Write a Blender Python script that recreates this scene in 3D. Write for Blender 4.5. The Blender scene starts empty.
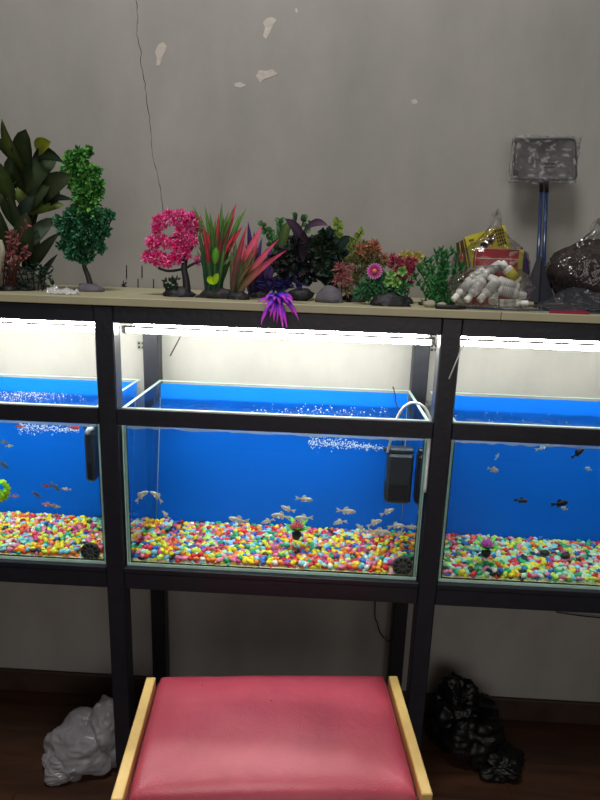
import bpy, math, random
from mathutils import Vector, Matrix, noise
random.seed(7)
R = random.random
def U(a, b): return a + (b - a) * R()
S = bpy.context.scene
COL = S.collection
PI = math.pi
def lin(c):
    return tuple(((v/255)/12.92 if v/255 <= .04045 else ((v/255+.055)/1.055)**2.4) for v in c)

# ------------------------------------------------------------------ camera
CF, CC = 586.19, Vector((.0887, -1.1063, 1.2507))
yaw, pit, rol = -.0344, .238, .0338
Fv = Vector((math.sin(yaw)*math.cos(pit), math.cos(yaw)*math.cos(pit), -math.sin(pit)))
R0 = Vector((math.cos(yaw), -math.sin(yaw), 0)); U0 = R0.cross(Fv)
Rv = R0*math.cos(rol) + U0*math.sin(rol); Uv = -R0*math.sin(rol) + U0*math.cos(rol)
def A(x, y, Y):
    """world point on the vertical plane at depth Y that shows at this spot of the photograph"""
    d = Fv*CF + Rv*(x-300) - Uv*(y-400)
    return CC + d*((Y-CC.y)/d.y)
def proj(p):
    d = Vector(p)-CC; z = d.dot(Fv)
    return 300+CF*d.dot(Rv)/z, 400-CF*d.dot(Uv)/z, z
cd = bpy.data.cameras.new('camera'); cam = bpy.data.objects.new('camera', cd); COL.objects.link(cam)
cd.sensor_fit = 'VERTICAL'; cd.sensor_height = 36; cd.lens = CF/800*36; cd.clip_start = .02
cam.matrix_world = Matrix(((Rv.x, Uv.x, -Fv.x, CC.x), (Rv.y, Uv.y, -Fv.y, CC.y), (Rv.z, Uv.z, -Fv.z, CC.z), (0, 0, 0, 1)))
S.camera = cam

# ------------------------------------------------------------------ materials
def nodes(m):
    m.use_nodes = True; nt = m.node_tree
    return nt, nt.nodes, nt.links
def mat(name, rgb=None, rough=.6, metal=0, var=.12, scale=40, bump=0, bscale=None, spec=.5, vcol=False, transl=0, coat=0, detail=4):
    m = bpy.data.materials.new(name); nt, N, L = nodes(m)
    b = N['Principled BSDF']; b.inputs['Roughness'].default_value = rough; b.inputs['Metallic'].default_value = metal
    b.inputs['Specular IOR Level'].default_value = spec; b.inputs['Coat Weight'].default_value = coat
    tc = N.new('ShaderNodeTexCoord'); nz = N.new('ShaderNodeTexNoise'); nz.inputs['Scale'].default_value = scale; nz.inputs['Detail'].default_value = detail
    L.new(tc.outputs['Object'], nz.inputs['Vector'])
    mr = N.new('ShaderNodeMapRange'); mr.inputs['From Min'].default_value = .3; mr.inputs['From Max'].default_value = .7
    mr.inputs['To Min'].default_value = 1-var; mr.inputs['To Max'].default_value = 1+var; L.new(nz.outputs['Fac'], mr.inputs['Value'])
    vm = N.new('ShaderNodeVectorMath'); vm.operation = 'SCALE'; L.new(mr.outputs['Result'], vm.inputs['Scale'])
    if vcol:
        at = N.new('ShaderNodeVertexColor'); at.layer_name = 'Col'; L.new(at.outputs['Color'], vm.inputs[0])
    else: vm.inputs[0].default_value = lin(rgb)
    L.new(vm.outputs['Vector'], b.inputs['Base Color'])
    if bump:
        n2 = N.new('ShaderNodeTexNoise'); n2.inputs['Scale'].default_value = bscale or scale*3; n2.inputs['Detail'].default_value = 6
        L.new(tc.outputs['Object'], n2.inputs['Vector'])
        bp = N.new('ShaderNodeBump'); bp.inputs['Strength'].default_value = bump; bp.inputs['Distance'].default_value = .004
        L.new(n2.outputs['Fac'], bp.inputs['Height']); L.new(bp.outputs['Normal'], b.inputs['Normal'])
    if transl:
        o = N['Material Output']; t = N.new('ShaderNodeBsdfTranslucent'); mx = N.new('ShaderNodeMixShader'); mx.inputs[0].default_value = transl
        L.new(vm.outputs['Vector'], t.inputs['Color']); L.new(b.outputs[0], mx.inputs[1]); L.new(t.outputs[0], mx.inputs[2]); L.new(mx.outputs[0], o.inputs['Surface'])
    return m
def film(name, tint=(255, 255, 255), gloss=.15, rough=.08, bump=0, bscale=40, diffuse=0, dcol=(220, 220, 220), bdist=.01, lo=None):
    """thin clear sheet: see-through with a gloss on top"""
    m = bpy.data.materials.new(name); nt, N, L = nodes(m)
    N.remove(N['Principled BSDF']); o = N['Material Output']
    tr = N.new('ShaderNodeBsdfTransparent'); tr.inputs[0].default_value = (*lin(tint), 1)
    gl = N.new('ShaderNodeBsdfGlossy'); gl.inputs['Roughness'].default_value = rough; gl.inputs[0].default_value = (1, 1, 1, 1)
    fr = N.new('ShaderNodeFresnel'); fr.inputs['IOR'].default_value = 1.5
    mr = N.new('ShaderNodeMapRange'); mr.inputs['To Min'].default_value = gloss*.3 if lo is None else lo; mr.inputs['To Max'].default_value = min(1, gloss*4)
    mr.inputs['From Min'].default_value = 0.03; L.new(fr.outputs[0], mr.inputs['Value'])
    mx = N.new('ShaderNodeMixShader'); L.new(mr.outputs[0], mx.inputs[0]); L.new(tr.outputs[0], mx.inputs[1]); L.new(gl.outputs[0], mx.inputs[2])
    last = mx
    tc = N.new('ShaderNodeTexCoord')
    if diffuse:
        df = N.new('ShaderNodeBsdfDiffuse'); df.inputs[0].default_value = (*lin(dcol), 1)
        tl = N.new('ShaderNodeBsdfTranslucent'); tl.inputs[0].default_value = (*lin(dcol), 1)
        a = N.new('ShaderNodeMixShader'); a.inputs[0].default_value = .4; L.new(df.outputs[0], a.inputs[1]); L.new(tl.outputs[0], a.inputs[2])
        nz = N.new('ShaderNodeTexNoise'); nz.inputs['Scale'].default_value = 25; L.new(tc.outputs['Object'], nz.inputs['Vector'])
        m2 = N.new('ShaderNodeMapRange'); m2.inputs['To Min'].default_value = diffuse*.7; m2.inputs['To Max'].default_value = min(1, diffuse*1.3)
        L.new(nz.outputs['Fac'], m2.inputs['Value'])
        b = N.new('ShaderNodeMixShader'); L.new(m2.outputs[0], b.inputs[0]); L.new(mx.outputs[0], b.inputs[1]); L.new(a.outputs[0], b.inputs[2]); last = b
    if bump:
        n2 = N.new('ShaderNodeTexNoise'); n2.inputs['Scale'].default_value = bscale; n2.inputs['Detail'].default_value = 3; n2.inputs['Distortion'].default_value = .8
        L.new(tc.outputs['Object'], n2.inputs['Vector'])
        bp = N.new('ShaderNodeBump'); bp.inputs['Strength'].default_value = bump; bp.inputs['Distance'].default_value = bdist
        L.new(n2.outputs['Fac'], bp.inputs['Height']); L.new(bp.outputs['Normal'], gl.inputs['Normal']); L.new(bp.outputs['Normal'], fr.inputs['Normal'])
    L.new(last.outputs[0], o.inputs['Surface'])
    return m
def emit(name, rgb, st):
    m = bpy.data.materials.new(name); nt, N, L = nodes(m)
    b = N['Principled BSDF']; b.inputs['Base Color'].default_value = (.9, .9, .9, 1)
    b.inputs['Emission Color'].default_value = (*lin(rgb), 1); b.inputs['Emission Strength'].default_value = st
    return m
M = dict(
    paint=mat('black_frame_paint', (27, 29, 38), .42, var=.2, scale=30, bump=.15, bscale=90),
    shelf=mat('cream_laminate', (180, 175, 142), .5, var=.07, scale=12),
    leaf=mat('plastic_leaf', vcol=True, rough=.55, var=.15, scale=60, transl=.2, spec=.18),
    solid=mat('painted_plastic', vcol=True, rough=.5, var=.1, scale=60),
    pebble=mat('coloured_pebble', vcol=True, rough=.38, var=.1, scale=120),
    fish=mat('fish_skin', vcol=True, rough=.3, var=.18, scale=150, transl=.1),
    base=mat('dark_resin_base', (34, 33, 38), .6, var=.35, scale=80, bump=.6, bscale=120),
    rock=mat('grey_resin_rock', (98, 94, 104), .8, var=.2, scale=60, bump=.6, bscale=90),
    log=mat('brown_resin_log', (74, 66, 60), .8, var=.35, scale=50, bump=.7, bscale=70),
    stone=mat('pale_stone', (170, 165, 145), .7, var=.15, scale=60, bump=.3),
    bark=mat('dark_bark', (38, 33, 32), .7, var=.3, scale=90, bump=.5),
    blue_back=mat('blue_background_sheet', (0, 101, 216), .6, var=.03, scale=3, spec=.1),
    edge=mat('glass_edge', (232, 255, 246), .15, var=.1, scale=20, transl=.5),
    silicone=mat('clear_silicone', (190, 205, 205), .4, var=.1, transl=.4),
    black=mat('black_plastic', (26, 27, 31), .42, var=.1, scale=60),
    filt=mat('filter_plastic', (48, 54, 64), .4, var=.1, scale=30),
    white=mat('white_plastic', (232, 234, 236), .35, var=.04),
    cord=mat('black_cord', (18, 18, 20), .5),
    wire=mat('grey_wire', (70, 72, 74), .4),
    skirting=mat('brown_skirting', (62, 48, 40), .45, var=.25, scale=14, bump=.2),
    wood=mat('pale_varnished_wood', (222, 186, 112), .4, var=.1, scale=25, coat=.3),
    piping=mat('maroon_piping', (92, 30, 42), .5),
    navy=mat('blue_enamel_tube', (24, 50, 92), .28, var=.1, coat=.5),
    netframe=mat('grey_net_frame', (66, 68, 72), .5),
    paper=mat('white_label_paper', (214, 214, 208), .6, var=.05),
    ink=mat('dark_ink', (40, 40, 46), .6),
    brownfill=mat('dark_brown_fibre', (50, 37, 34), .95, var=.4, scale=120, bump=1, bscale=160),
    blackbag=mat('black_bin_bag', (6, 6, 7), .42, spec=.35, var=.3, scale=20, bump=.4, bscale=18),
    chip=mat('bare_plaster', (200, 192, 182), .9, var=.08, bump=.4),
    crack=mat('crack_shadow', (52, 50, 48), .9),
    metal=mat('galvanised_bracket', (150, 150, 140), .4, metal=.6, var=.2),
    foam=mat('foam_bubble', (235, 242, 250), .2, var=.02, transl=.3),
    housing=mat('white_light_housing', (225, 225, 222), .4),
)
glass = film('tank_glass', (248, 252, 251), .06, .02, lo=.012)
water_top = film('water_surface', (238, 247, 253), .2, .03, bump=.5, bscale=28, bdist=.01, lo=.03)
water_side = film('water_wall', (215, 235, 250), 1, .02, lo=.62)
meniscus = film('water_line', (235, 240, 240), .5, .2, diffuse=.55, dcol=(225, 235, 238))
bagfilm = film('clear_bag_film', (244, 244, 244), .13, .12, bump=.7, bscale=22, bdist=.02, diffuse=.012)
sleeve = film('clear_sleeve_film', (240, 240, 240), .16, .13, bump=.35, bscale=14, bdist=.02, diffuse=.07)
greyfilm = film('grey_bag_film', (200, 200, 205), .3, .2, bump=1, bscale=30, bdist=.03, diffuse=.5, dcol=(84, 86, 94))
whitefilm = film('white_carrier_film', (225, 225, 228), .25, .25, bump=.5, bscale=14, bdist=.02, diffuse=.62, dcol=(212, 208, 214))
netcloth = film('net_cloth', (205, 205, 208), .1, .4, diffuse=.55, dcol=(150, 151, 154))

# wall, floor, leather
def wall_mat():
    m = bpy.data.materials.new('grey_wall_paint'); nt, N, L = nodes(m); b = N['Principled BSDF']; b.inputs['Roughness'].default_value = .75
    b.inputs['Specular IOR Level'].default_value = .25
    tc = N.new('ShaderNodeTexCoord'); n1 = N.new('ShaderNodeTexNoise'); n1.inputs['Scale'].default_value = 3.2; n1.inputs['Detail'].default_value = 8; n1.inputs['Roughness'].default_value = .62
    mp = N.new('ShaderNodeMapping'); mp.inputs['Scale'].default_value = (1.6, 1, .8); L.new(tc.outputs['Object'], mp.inputs['Vector']); L.new(mp.outputs[0], n1.inputs['Vector'])
    cr = N.new('ShaderNodeValToRGB'); cr.color_ramp.elements[0].position = .3; cr.color_ramp.elements[1].position = .72
    cr.color_ramp.elements[0].color = (*lin((150, 148, 144)), 1); cr.color_ramp.elements[1].color = (*lin((170, 168, 163)), 1)
    L.new(n1.outputs['Fac'], cr.inputs[0]); L.new(cr.outputs[0], b.inputs['Base Color'])
    n2 = N.new('ShaderNodeTexNoise'); n2.inputs['Scale'].default_value = 60; n2.inputs['Detail'].default_value = 5; L.new(tc.outputs['Object'], n2.inputs['Vector'])
    bp = N.new('ShaderNodeBump'); bp.inputs['Strength'].default_value = .12; bp.inputs['Distance'].default_value = .004; L.new(n2.outputs['Fac'], bp.inputs['Height']); L.new(bp.outputs[0], b.inputs['Normal'])
    return m
def floor_mat():
    m = bpy.data.materials.new('brown_floor_tile'); nt, N, L = nodes(m); b = N['Principled BSDF']; b.inputs['Roughness'].default_value = .38
    tc = N.new('ShaderNodeTexCoord'); mp = N.new('ShaderNodeMapping'); mp.inputs['Scale'].default_value = (1.2, 9, 1); L.new(tc.outputs['Object'], mp.inputs['Vector'])
    n1 = N.new('ShaderNodeTexNoise'); n1.inputs['Scale'].default_value = 3; n1.inputs['Detail'].default_value = 8; n1.inputs['Distortion'].default_value = .6; L.new(mp.outputs[0], n1.inputs['Vector'])
    cr = N.new('ShaderNodeValToRGB'); cr.color_ramp.elements[0].position = .3; cr.color_ramp.elements[1].position = .75
    cr.color_ramp.elements[0].color = (*lin((56, 36, 26)), 1); cr.color_ramp.elements[1].color = (*lin((92, 62, 44)), 1); L.new(n1.outputs['Fac'], cr.inputs[0])
    bk = N.new('ShaderNodeTexBrick'); bk.offset = 0; bk.inputs['Scale'].default_value = 1; bk.inputs['Brick Width'].default_value = .6; bk.inputs['Row Height'].default_value = .6; bk.inputs['Mortar Size'].default_value = .002
    bk.inputs['Mortar'].default_value = (*lin((62, 42, 32)), 1); L.new(tc.outputs['Object'], bk.inputs['Vector']); L.new(cr.outputs[0], bk.inputs['Color1']); L.new(cr.outputs[0], bk.inputs['Color2'])
    L.new(bk.outputs['Color'], b.inputs['Base Color'])
    return m
def leather_mat():
    m = bpy.data.materials.new('red_vinyl'); nt, N, L = nodes(m); b = N['Principled BSDF']
    b.inputs['Roughness'].default_value = .4
    tc = N.new('ShaderNodeTexCoord')
    n1 = N.new('ShaderNodeTexNoise'); n1.inputs['Scale'].default_value = 9; n1.inputs['Detail'].default_value = 6; L.new(tc.outputs['Object'], n1.inputs['Vector'])
    cr = N.new('ShaderNodeValToRGB'); cr.color_ramp.elements[0].position = .3; cr.color_ramp.elements[1].position = .7
    cr.color_ramp.elements[0].color = (*lin((164, 54, 72)), 1); cr.color_ramp.elements[1].color = (*lin((192, 78, 96)), 1); L.new(n1.outputs['Fac'], cr.inputs[0]); L.new(cr.outputs[0], b.inputs['Base Color'])
    v = N.new('ShaderNodeTexVoronoi'); v.inputs['Scale'].default_value = 420; L.new(tc.outputs['Object'], v.inputs['Vector'])
    n2 = N.new('ShaderNodeTexNoise'); n2.inputs['Scale'].default_value = 35; n2.inputs['Detail'].default_value = 5; n2.inputs['Distortion'].default_value = 1.2; L.new(tc.outputs['Object'], n2.inputs['Vector'])
    b1 = N.new('ShaderNodeBump'); b1.inputs['Strength'].default_value = .35; b1.inputs['Distance'].default_value = .0006; L.new(v.outputs['Distance'], b1.inputs['Height'])
    b2 = N.new('ShaderNodeBump'); b2.inputs['Strength'].default_value = .3; b2.inputs['Distance'].default_value = .0025; L.new(n2.outputs['Fac'], b2.inputs['Height'])
    L.new(b1.outputs[0], b2.inputs['Normal']); L.new(b2.outputs[0], b.inputs['Normal'])
    return m

# ------------------------------------------------------------------ mesh builder
def v3(p): return Vector(p)
class MB:
    def __init__(s): s.v = []; s.f = []; s.c = []
    def add(s, vs, fs, col=(128, 128, 128)):
        o = len(s.v); s.v += [Vector(p) for p in vs]; s.f += [tuple(i+o for i in f) for f in fs]
        if isinstance(col, list): s.c += col
        else: s.c += [col]*len(vs)
    def box(s, lo, hi, col=(128,)*3, bev=0):
        x0, y0, z0 = lo; x1, y1, z1 = hi
        if bev:
            b = bev; vs = []; 
            for (x, sx) in ((x0, 1), (x1, -1)):
                for (y, sy) in ((y0, 1), (y1, -1)):
                    for (z, sz) in ((z0, 1), (z1, -1)):
                        vs += [(x, y+sy*b, z+sz*b), (x+sx*b, y, z+sz*b), (x+sx*b, y+sy*b, z)]
            import bmesh
            bm = bmesh.new(); [bm.verts.new(p) for p in vs]; r = bmesh.ops.convex_hull(bm, input=bm.verts)
            bm.verts.index_update(); s.add([v.co.copy() for v in bm.verts], [[v.index for v in f.verts] for f in bm.faces], col); bm.free(); return
        s.add([(x0,y0,z0),(x1,y0,z0),(x1,y1,z0),(x0,y1,z0),(x0,y0,z1),(x1,y0,z1),(x1,y1,z1),(x0,y1,z1)],
              [(0,3,2,1),(4,5,6,7),(0,1,5,4),(1,2,6,5),(2,3,7,6),(3,0,4,7)], col)
    def slab(s, q, n, t, col=(128,)*3):
        """a quad q of four points thickened by t along -n"""
        n = Vector(n).normalized()*t; vs = [Vector(p) for p in q] + [Vector(p)-n for p in q]
        s.add(vs, [(0,1,2,3),(7,6,5,4),(0,4,5,1),(1,5,6,2),(2,6,7,3),(3,7,4,0)], col)
    def tube(s, pts, r, k=8, col=(128,)*3, cap=True):
        pts = [Vector(p) for p in pts]; n = len(pts); rr = r if isinstance(r, (list, tuple)) else [r]*n
        cc = col if isinstance(col, list) else None
        vs = []; fs = []; cs = []; up = None
        for i, p in enumerate(pts):
            t = (pts[min(i+1, n-1)]-pts[max(i-1, 0)]).normalized()
            if up is None: up = Vector((0, 0, 1)) if abs(t.z) < .9 else Vector((1, 0, 0))
            a = t.cross(up).normalized(); b = a.cross(t).normalized(); up = b
            for j in range(k):
                an = 2*PI*j/k; vs.append(p+(a*math.cos(an)+b*math.sin(an))*rr[i]); cs.append(cc[i] if cc else col)
        for i in range(n-1):
            for j in range(k):
                j2 = (j+1) % k; fs.append((i*k+j, i*k+j2, (i+1)*k+j2, (i+1)*k+j))
        if cap: fs.append(tuple(range(k))[::-1]); fs.append(tuple((n-1)*k+j for j in range(k)))
        s.add(vs, fs, cs)
    def blob(s, c, rad, col=(128,)*3, nz=.0, fr=6, sub=2, rot=None, seed=0, flat=None):
        import bmesh
        key = sub
        if key not in ICO:
            bm = bmesh.new(); bmesh.ops.create_icosphere(bm, subdivisions=sub, radius=1); bm.verts.index_update()
            ICO[key] = ([v.co.copy() for v in bm.verts], [tuple(v.index for v in f.verts) for f in bm.faces]); bm.free()
        vs, fs = ICO[key]; out = []; rad = Vector(rad) if hasattr(rad, '__len__') else Vector((rad,)*3)
        sv = Vector((seed*3.7, seed*1.3, seed*2.1))
        for v in vs:
            k = 1+nz*noise.noise(v*fr*.35+sv)*1.6 if nz else 1
            p = Vector((v.x*rad.x, v.y*rad.y, v.z*rad.z))*k
            if flat is not None and p.z < flat*rad.z: p.z = flat*rad.z
            if rot: p = rot @ p
            out.append(p+Vector(c))
        s.add(out, fs, col)
    def leaf(s, p0, p1, w, bow=(0, 0, 0), cols=((60, 110, 50),), fold=.25, n=6, shape='lance', face=None, twist=0):
        p0 = Vector(p0); p1 = Vector(p1); bow = Vector(bow); ax = (p1-p0); Ln = ax.length
        if Ln < 1e-6: return
        ax /= Ln; f = Vector(face) if face else Vector((U(-.5, .5), -1, U(-.2, .5)))
        side = ax.cross(f)
        if side.length < 1e-3: side = ax.cross(Vector((1, 0, .3)))
        side.normalize()
        if twist: side = Matrix.Rotation(twist, 3, ax) @ side
        nrm = side.cross(ax).normalized()
        vs = []; cs = []; fs = []
        for i in range(n+1):
            t = i/n
            if shape == 'lance': k = math.sin(PI*min(1, t*.93+.07))**.8 * (1-.25*t)
            elif shape == 'oval': k = math.sin(PI*min(1, t*.94+.04))**.6
            elif shape == 'blade': k = (1-t)**.55*min(1, .55+t)
            elif shape == 'spoon': k = max(.12, math.sin(PI*min(1, t**1.5*.95))**.8)
            if i == n: k = .02
            c = p0+ax*Ln*t+bow*(4*t*(1-t))
            h = w*.5*k
            vs += [c+side*h+nrm*h*fold, c, c-side*h+nrm*h*fold]
            x = t*(len(cols)-1); a = int(min(x, len(cols)-2)) if len(cols) > 1 else 0
            if len(cols) > 1: q = x-a; cc = tuple(cols[a][m]*(1-q)+cols[a+1][m]*q for m in range(3))
            else: cc = cols[0]
            cs += [cc, tuple(min(255, m*1.25+10) for m in cc), cc]
            if i: o = (i-1)*3; fs += [(o, o+1, o+4, o+3), (o+1, o+2, o+5, o+4)]
        s.add(vs, fs, cs)
    def build(s, name, m, parent=None, smooth=True, origin=None):
        me = bpy.data.meshes.new(name); base = Vector((0, 0, 0))
        if parent is not None: base = world_loc(parent)
        o = bpy.data.objects.new(name, me); COL.objects.link(o)
        if parent is not None: o.parent = parent
        elif s.v:
            xs = [v.x for v in s.v]; ys = [v.y for v in s.v]; zs = [v.z for v in s.v]
            base = Vector(((min(xs)+max(xs))/2, (min(ys)+max(ys))/2, min(zs))); o.location = base; WL[o.name] = base.copy()
        me.from_pydata([tuple(v-base) for v in s.v], [], s.f)
        ca = me.color_attributes.new('Col', 'FLOAT_COLOR', 'POINT')
        buf = []
        for c in s.c: buf += [*lin([max(0, min(255, q)) for q in c]), 1.0]
        ca.data.foreach_set('color', buf)
        if smooth: me.polygons.foreach_set('use_smooth', [True]*len(me.polygons))
        me.materials.append(m if not isinstance(m, str) else M[m]); me.update()
        if parent is not None: WL[o.name] = base
        return o
ICO = {}; WL = {}
def world_loc(o): return WL.get(o.name, Vector((0, 0, 0)))
def tag(o, label, cat, group=None, kind=None):
    if label: o['label'] = label
    if cat: o['category'] = cat
    if group: o['group'] = group
    if kind: o['kind'] = kind
    return o
def thing(name, loc, label, cat, group=None):
    o = bpy.data.objects.new(name, None); COL.objects.link(o); o.location = loc; o.empty_display_size = .02
    WL[o.name] = Vector(loc); return tag(o, label, cat, group)
def struct(o): o['kind'] = 'structure'; return o
def grid_to(mb, fn, nu, nv, col=(128,)*3, wrap=False):
    vs = [fn(i/nu, j/nv) for j in range(nv+1) for i in range(nu+1)]
    fs = [(j*(nu+1)+i, j*(nu+1)+i+1, (j+1)*(nu+1)+i+1, (j+1)*(nu+1)+i) for j in range(nv) for i in range(nu)]
    mb.add(vs, fs, col)

# ------------------------------------------------------------------ setting
FL = -.02; WY = .35; ZS = 1.166
m = MB(); m.box((-2.6, WY, FL-.05), (2.6, WY+.12, 2.9)); wall = struct(m.build('wall_back', wall_mat(), smooth=False))
m = MB(); m.box((-2.6, -2.6, FL-.05), (2.6, WY, FL)); struct(m.build('floor', floor_mat(), smooth=False))
m = MB(); m.box((-2.6, WY-.012, FL), (2.6, WY, .05), bev=.003); struct(m.build('baseboard_back', 'skirting', smooth=False))
# chipped paint and the crack: part of the wall
def chip(pts, name='paint_chip', mt='chip'):
    mb = MB(); q = [A(x, y, WY-.0006) for x, y in pts]; n = len(q)
    c = sum(q, Vector())/n
    mb.add([c]+q+[p+Vector((0, .0012, 0)) for p in q], [(0, (i+1) % n+1, i+1) for i in range(n)]+[(i+1, (i+1) % n+1, (i+1) % n+1+n, i+1+n) for i in range(n)])
    o = mb.build(name, mt, wall, smooth=False)
chip([(158, 45), (163, 42), (167, 46), (165, 52), (162, 57), (160, 65), (156, 66), (157, 58), (155, 52)])
chip([(267, 18), (272, 17), (277, 20), (273, 25), (270, 32), (266, 39), (263, 36), (265, 28), (263, 22)])
chip([(256, 76), (259, 70), (266, 71), (272, 69), (278, 74), (271, 77), (264, 79), (260, 83)])
chip([(234, 83), (240, 82), (246, 85), (241, 88), (235, 87)])
chip([(295, 9), (297, 8), (298, 12), (296, 13)])
chip([(411, 100), (416, 99), (418, 103), (413, 105)])
m = MB(); cp = [(136, -6), (138, 18), (137, 34), (141, 50), (141, 66), (145, 84), (147, 100), (150, 122), (152, 150), (157, 172), (161, 192), (163, 215), (164, 235)]
pts = []
for i in range(len(cp)-1):
    for k in range(4):
        t = k/4; pts.append(A(cp[i][0]*(1-t)+cp[i+1][0]*t+U(-.8, .8), cp[i][1]*(1-t)+cp[i+1][1]*t, WY-.0002))
m.tube(pts, [U(.0003, .0009) for _ in pts], 4); m.build('wall_crack', 'crack', wall)

# ------------------------------------------------------------------ rack
PX = (-.99, -.33, .33, .99); W = .038; H = W/2
rack = thing('aquarium_rack', (0, .17, FL), 'black painted steel rack holding three fish tanks in a row under a shelf', 'rack')
for x in PX:
    for y0 in (0, .30):
        m = MB(); m.box((x-H, y0, FL), (x+H, y0+W, 1.1505 if y0 else 1.1505), bev=.0025); m.build('post', 'paint', rack, smooth=False)
for i in range(3):
    a, b = PX[i]+H, PX[i+1]-H
    m = MB(); m.box((a, .001, 1.1176), (b, .034, 1.1500), bev=.0015); m.build('top_beam', 'paint', rack, smooth=False)
    m = MB(); m.box((a, .302, 1.1176), (b, .336, 1.1500), bev=.0015); m.build('top_beam', 'paint', rack, smooth=False)
    m = MB(); m.box((a, -.001, .9152), (b, .008, .9488), bev=.001); m.build('middle_beam', 'paint', rack, smooth=False)
    m = MB(); m.box((a, .001, .5505), (b, .036, .589), bev=.002); m.build('bottom_beam', 'paint', rack, smooth=False)
    m = MB(); m.box((a, .302, .5505), (b, .336, .589), bev=.002); m.build('bottom_beam', 'paint', rack, smooth=False)
    m = MB(); m.box((a, -.0005, .5892), (b, .336, .6002), bev=.001); m.build('base_board', 'paint', rack, smooth=False)
for x in PX:
    for z in (.5505, 1.1176, ):
        m = MB(); m.box((x-H+.002, W, z), (x+H-.002, .30, z+.033)); m.build('side_rail', 'paint', rack, smooth=False)

for nm, (x0, x1), lb in (('shelf_board', (-1.06, .4165), 'long cream shelf board across the rack top, left of the joint, under the plastic plants'),
                         ('shelf_board', (.4175, 1.06), 'shorter cream shelf board right of the joint, under the nets and plastic bags')):
    m = MB(); m.box((x0, -.004, 1.1508), (x1, .346, ZS), bev=.0012); tag(m.build(nm, 'shelf', smooth=False), lb, 'shelf')

# ------------------------------------------------------------------ tube lights (two in each bay)
tubes = {'left': (-.66, 84), 'centre': (0, 80), 'right': (.66, 42)}
for bay, (cx, st) in tubes.items():
    e = emit('tube_glow_'+bay, (252, 254, 246), st)
    for k, (y, dz0, dz1) in enumerate(((.05, .001, 0), (.112, .006 if bay == 'centre' else .006, .0055))):
        w = ('front', 'back')[k]; z0 = 1.0975
        t = thing('tube_light', (cx, y, z0), f'{w} one of the two lit white tube lights above the {bay} tank', 'light', 'tube lights under the shelf')
        x0, x1 = cx-.310, cx+.310
        m = MB(); m.tube([(x0+.008, y, z0+dz0), (x1-.008, y, z0+dz1)], .005, 14); m.build('tube', e, t)
        m = MB(); m.slab([(x0, y-.007, z0+dz0+.0055), (x1, y-.007, z0+dz1+.0055), (x1, y+.007, z0+dz1+.0055), (x0, y+.007, z0+dz0+.0055)], (0, 0, 1), -.003); m.build('housing', 'housing', t, smooth=False)
        for xx, dz, s in ((x0, dz0, 1), (x1, dz1, -1)):
            m = MB(); m.tube([(xx, y, z0+dz), (xx+s*.008, y, z0+dz)], .0062, 12); m.build('end_cap', 'housing', t)
# cords hanging from the lights
m = MB(); m.tube([A(187, 325, .05), A(184, 329, .048), A(178, 341, .045), A(170, 356, .044)], .0013, 6); tag(m.build('cord_end', 'cord'), 'short black cord end dangling from the light above the centre tank', 'cord')
m = MB(); m.tube([A(468, 338, .03), A(466, 340, -.003), A(463, 347, -.005), A(456, 362, -.006), A(449, 379, -.007)], .0013, 6); tag(m.build('cord_end', 'housing'), 'thin pale grey cord end dangling in front of the post left of the right tank', 'cord')
# brackets on the wall beside the rear posts
for (x0, y0, x1, y1), lb in (((133.5, 341.5, 143, 351.5), 'small metal bracket beside the left rear post above the tanks'), ((431.5, 345, 440, 353.5), 'small metal bracket beside the right rear post above the tanks')):
    p = A((x0+x1)/2, (y0+y1)/2, .32); t = thing('wall_bracket', (p.x, .335, p.z), lb, 'bracket')
    m = MB(); m.box((p.x-.011, .343, p.z-.011), (p.x+.011, .3499, p.z+.011), bev=.001); m.build('plate', 'metal', t, smooth=False)
    m = MB()
    for dx in (-.005, .005):
        for dz in (-.005, .005): m.tube([(p.x+dx, .3432, p.z+dz), (p.x+dx, .3405, p.z+dz)], .003, 8)
    m.build('screw', 'black', t)

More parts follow.
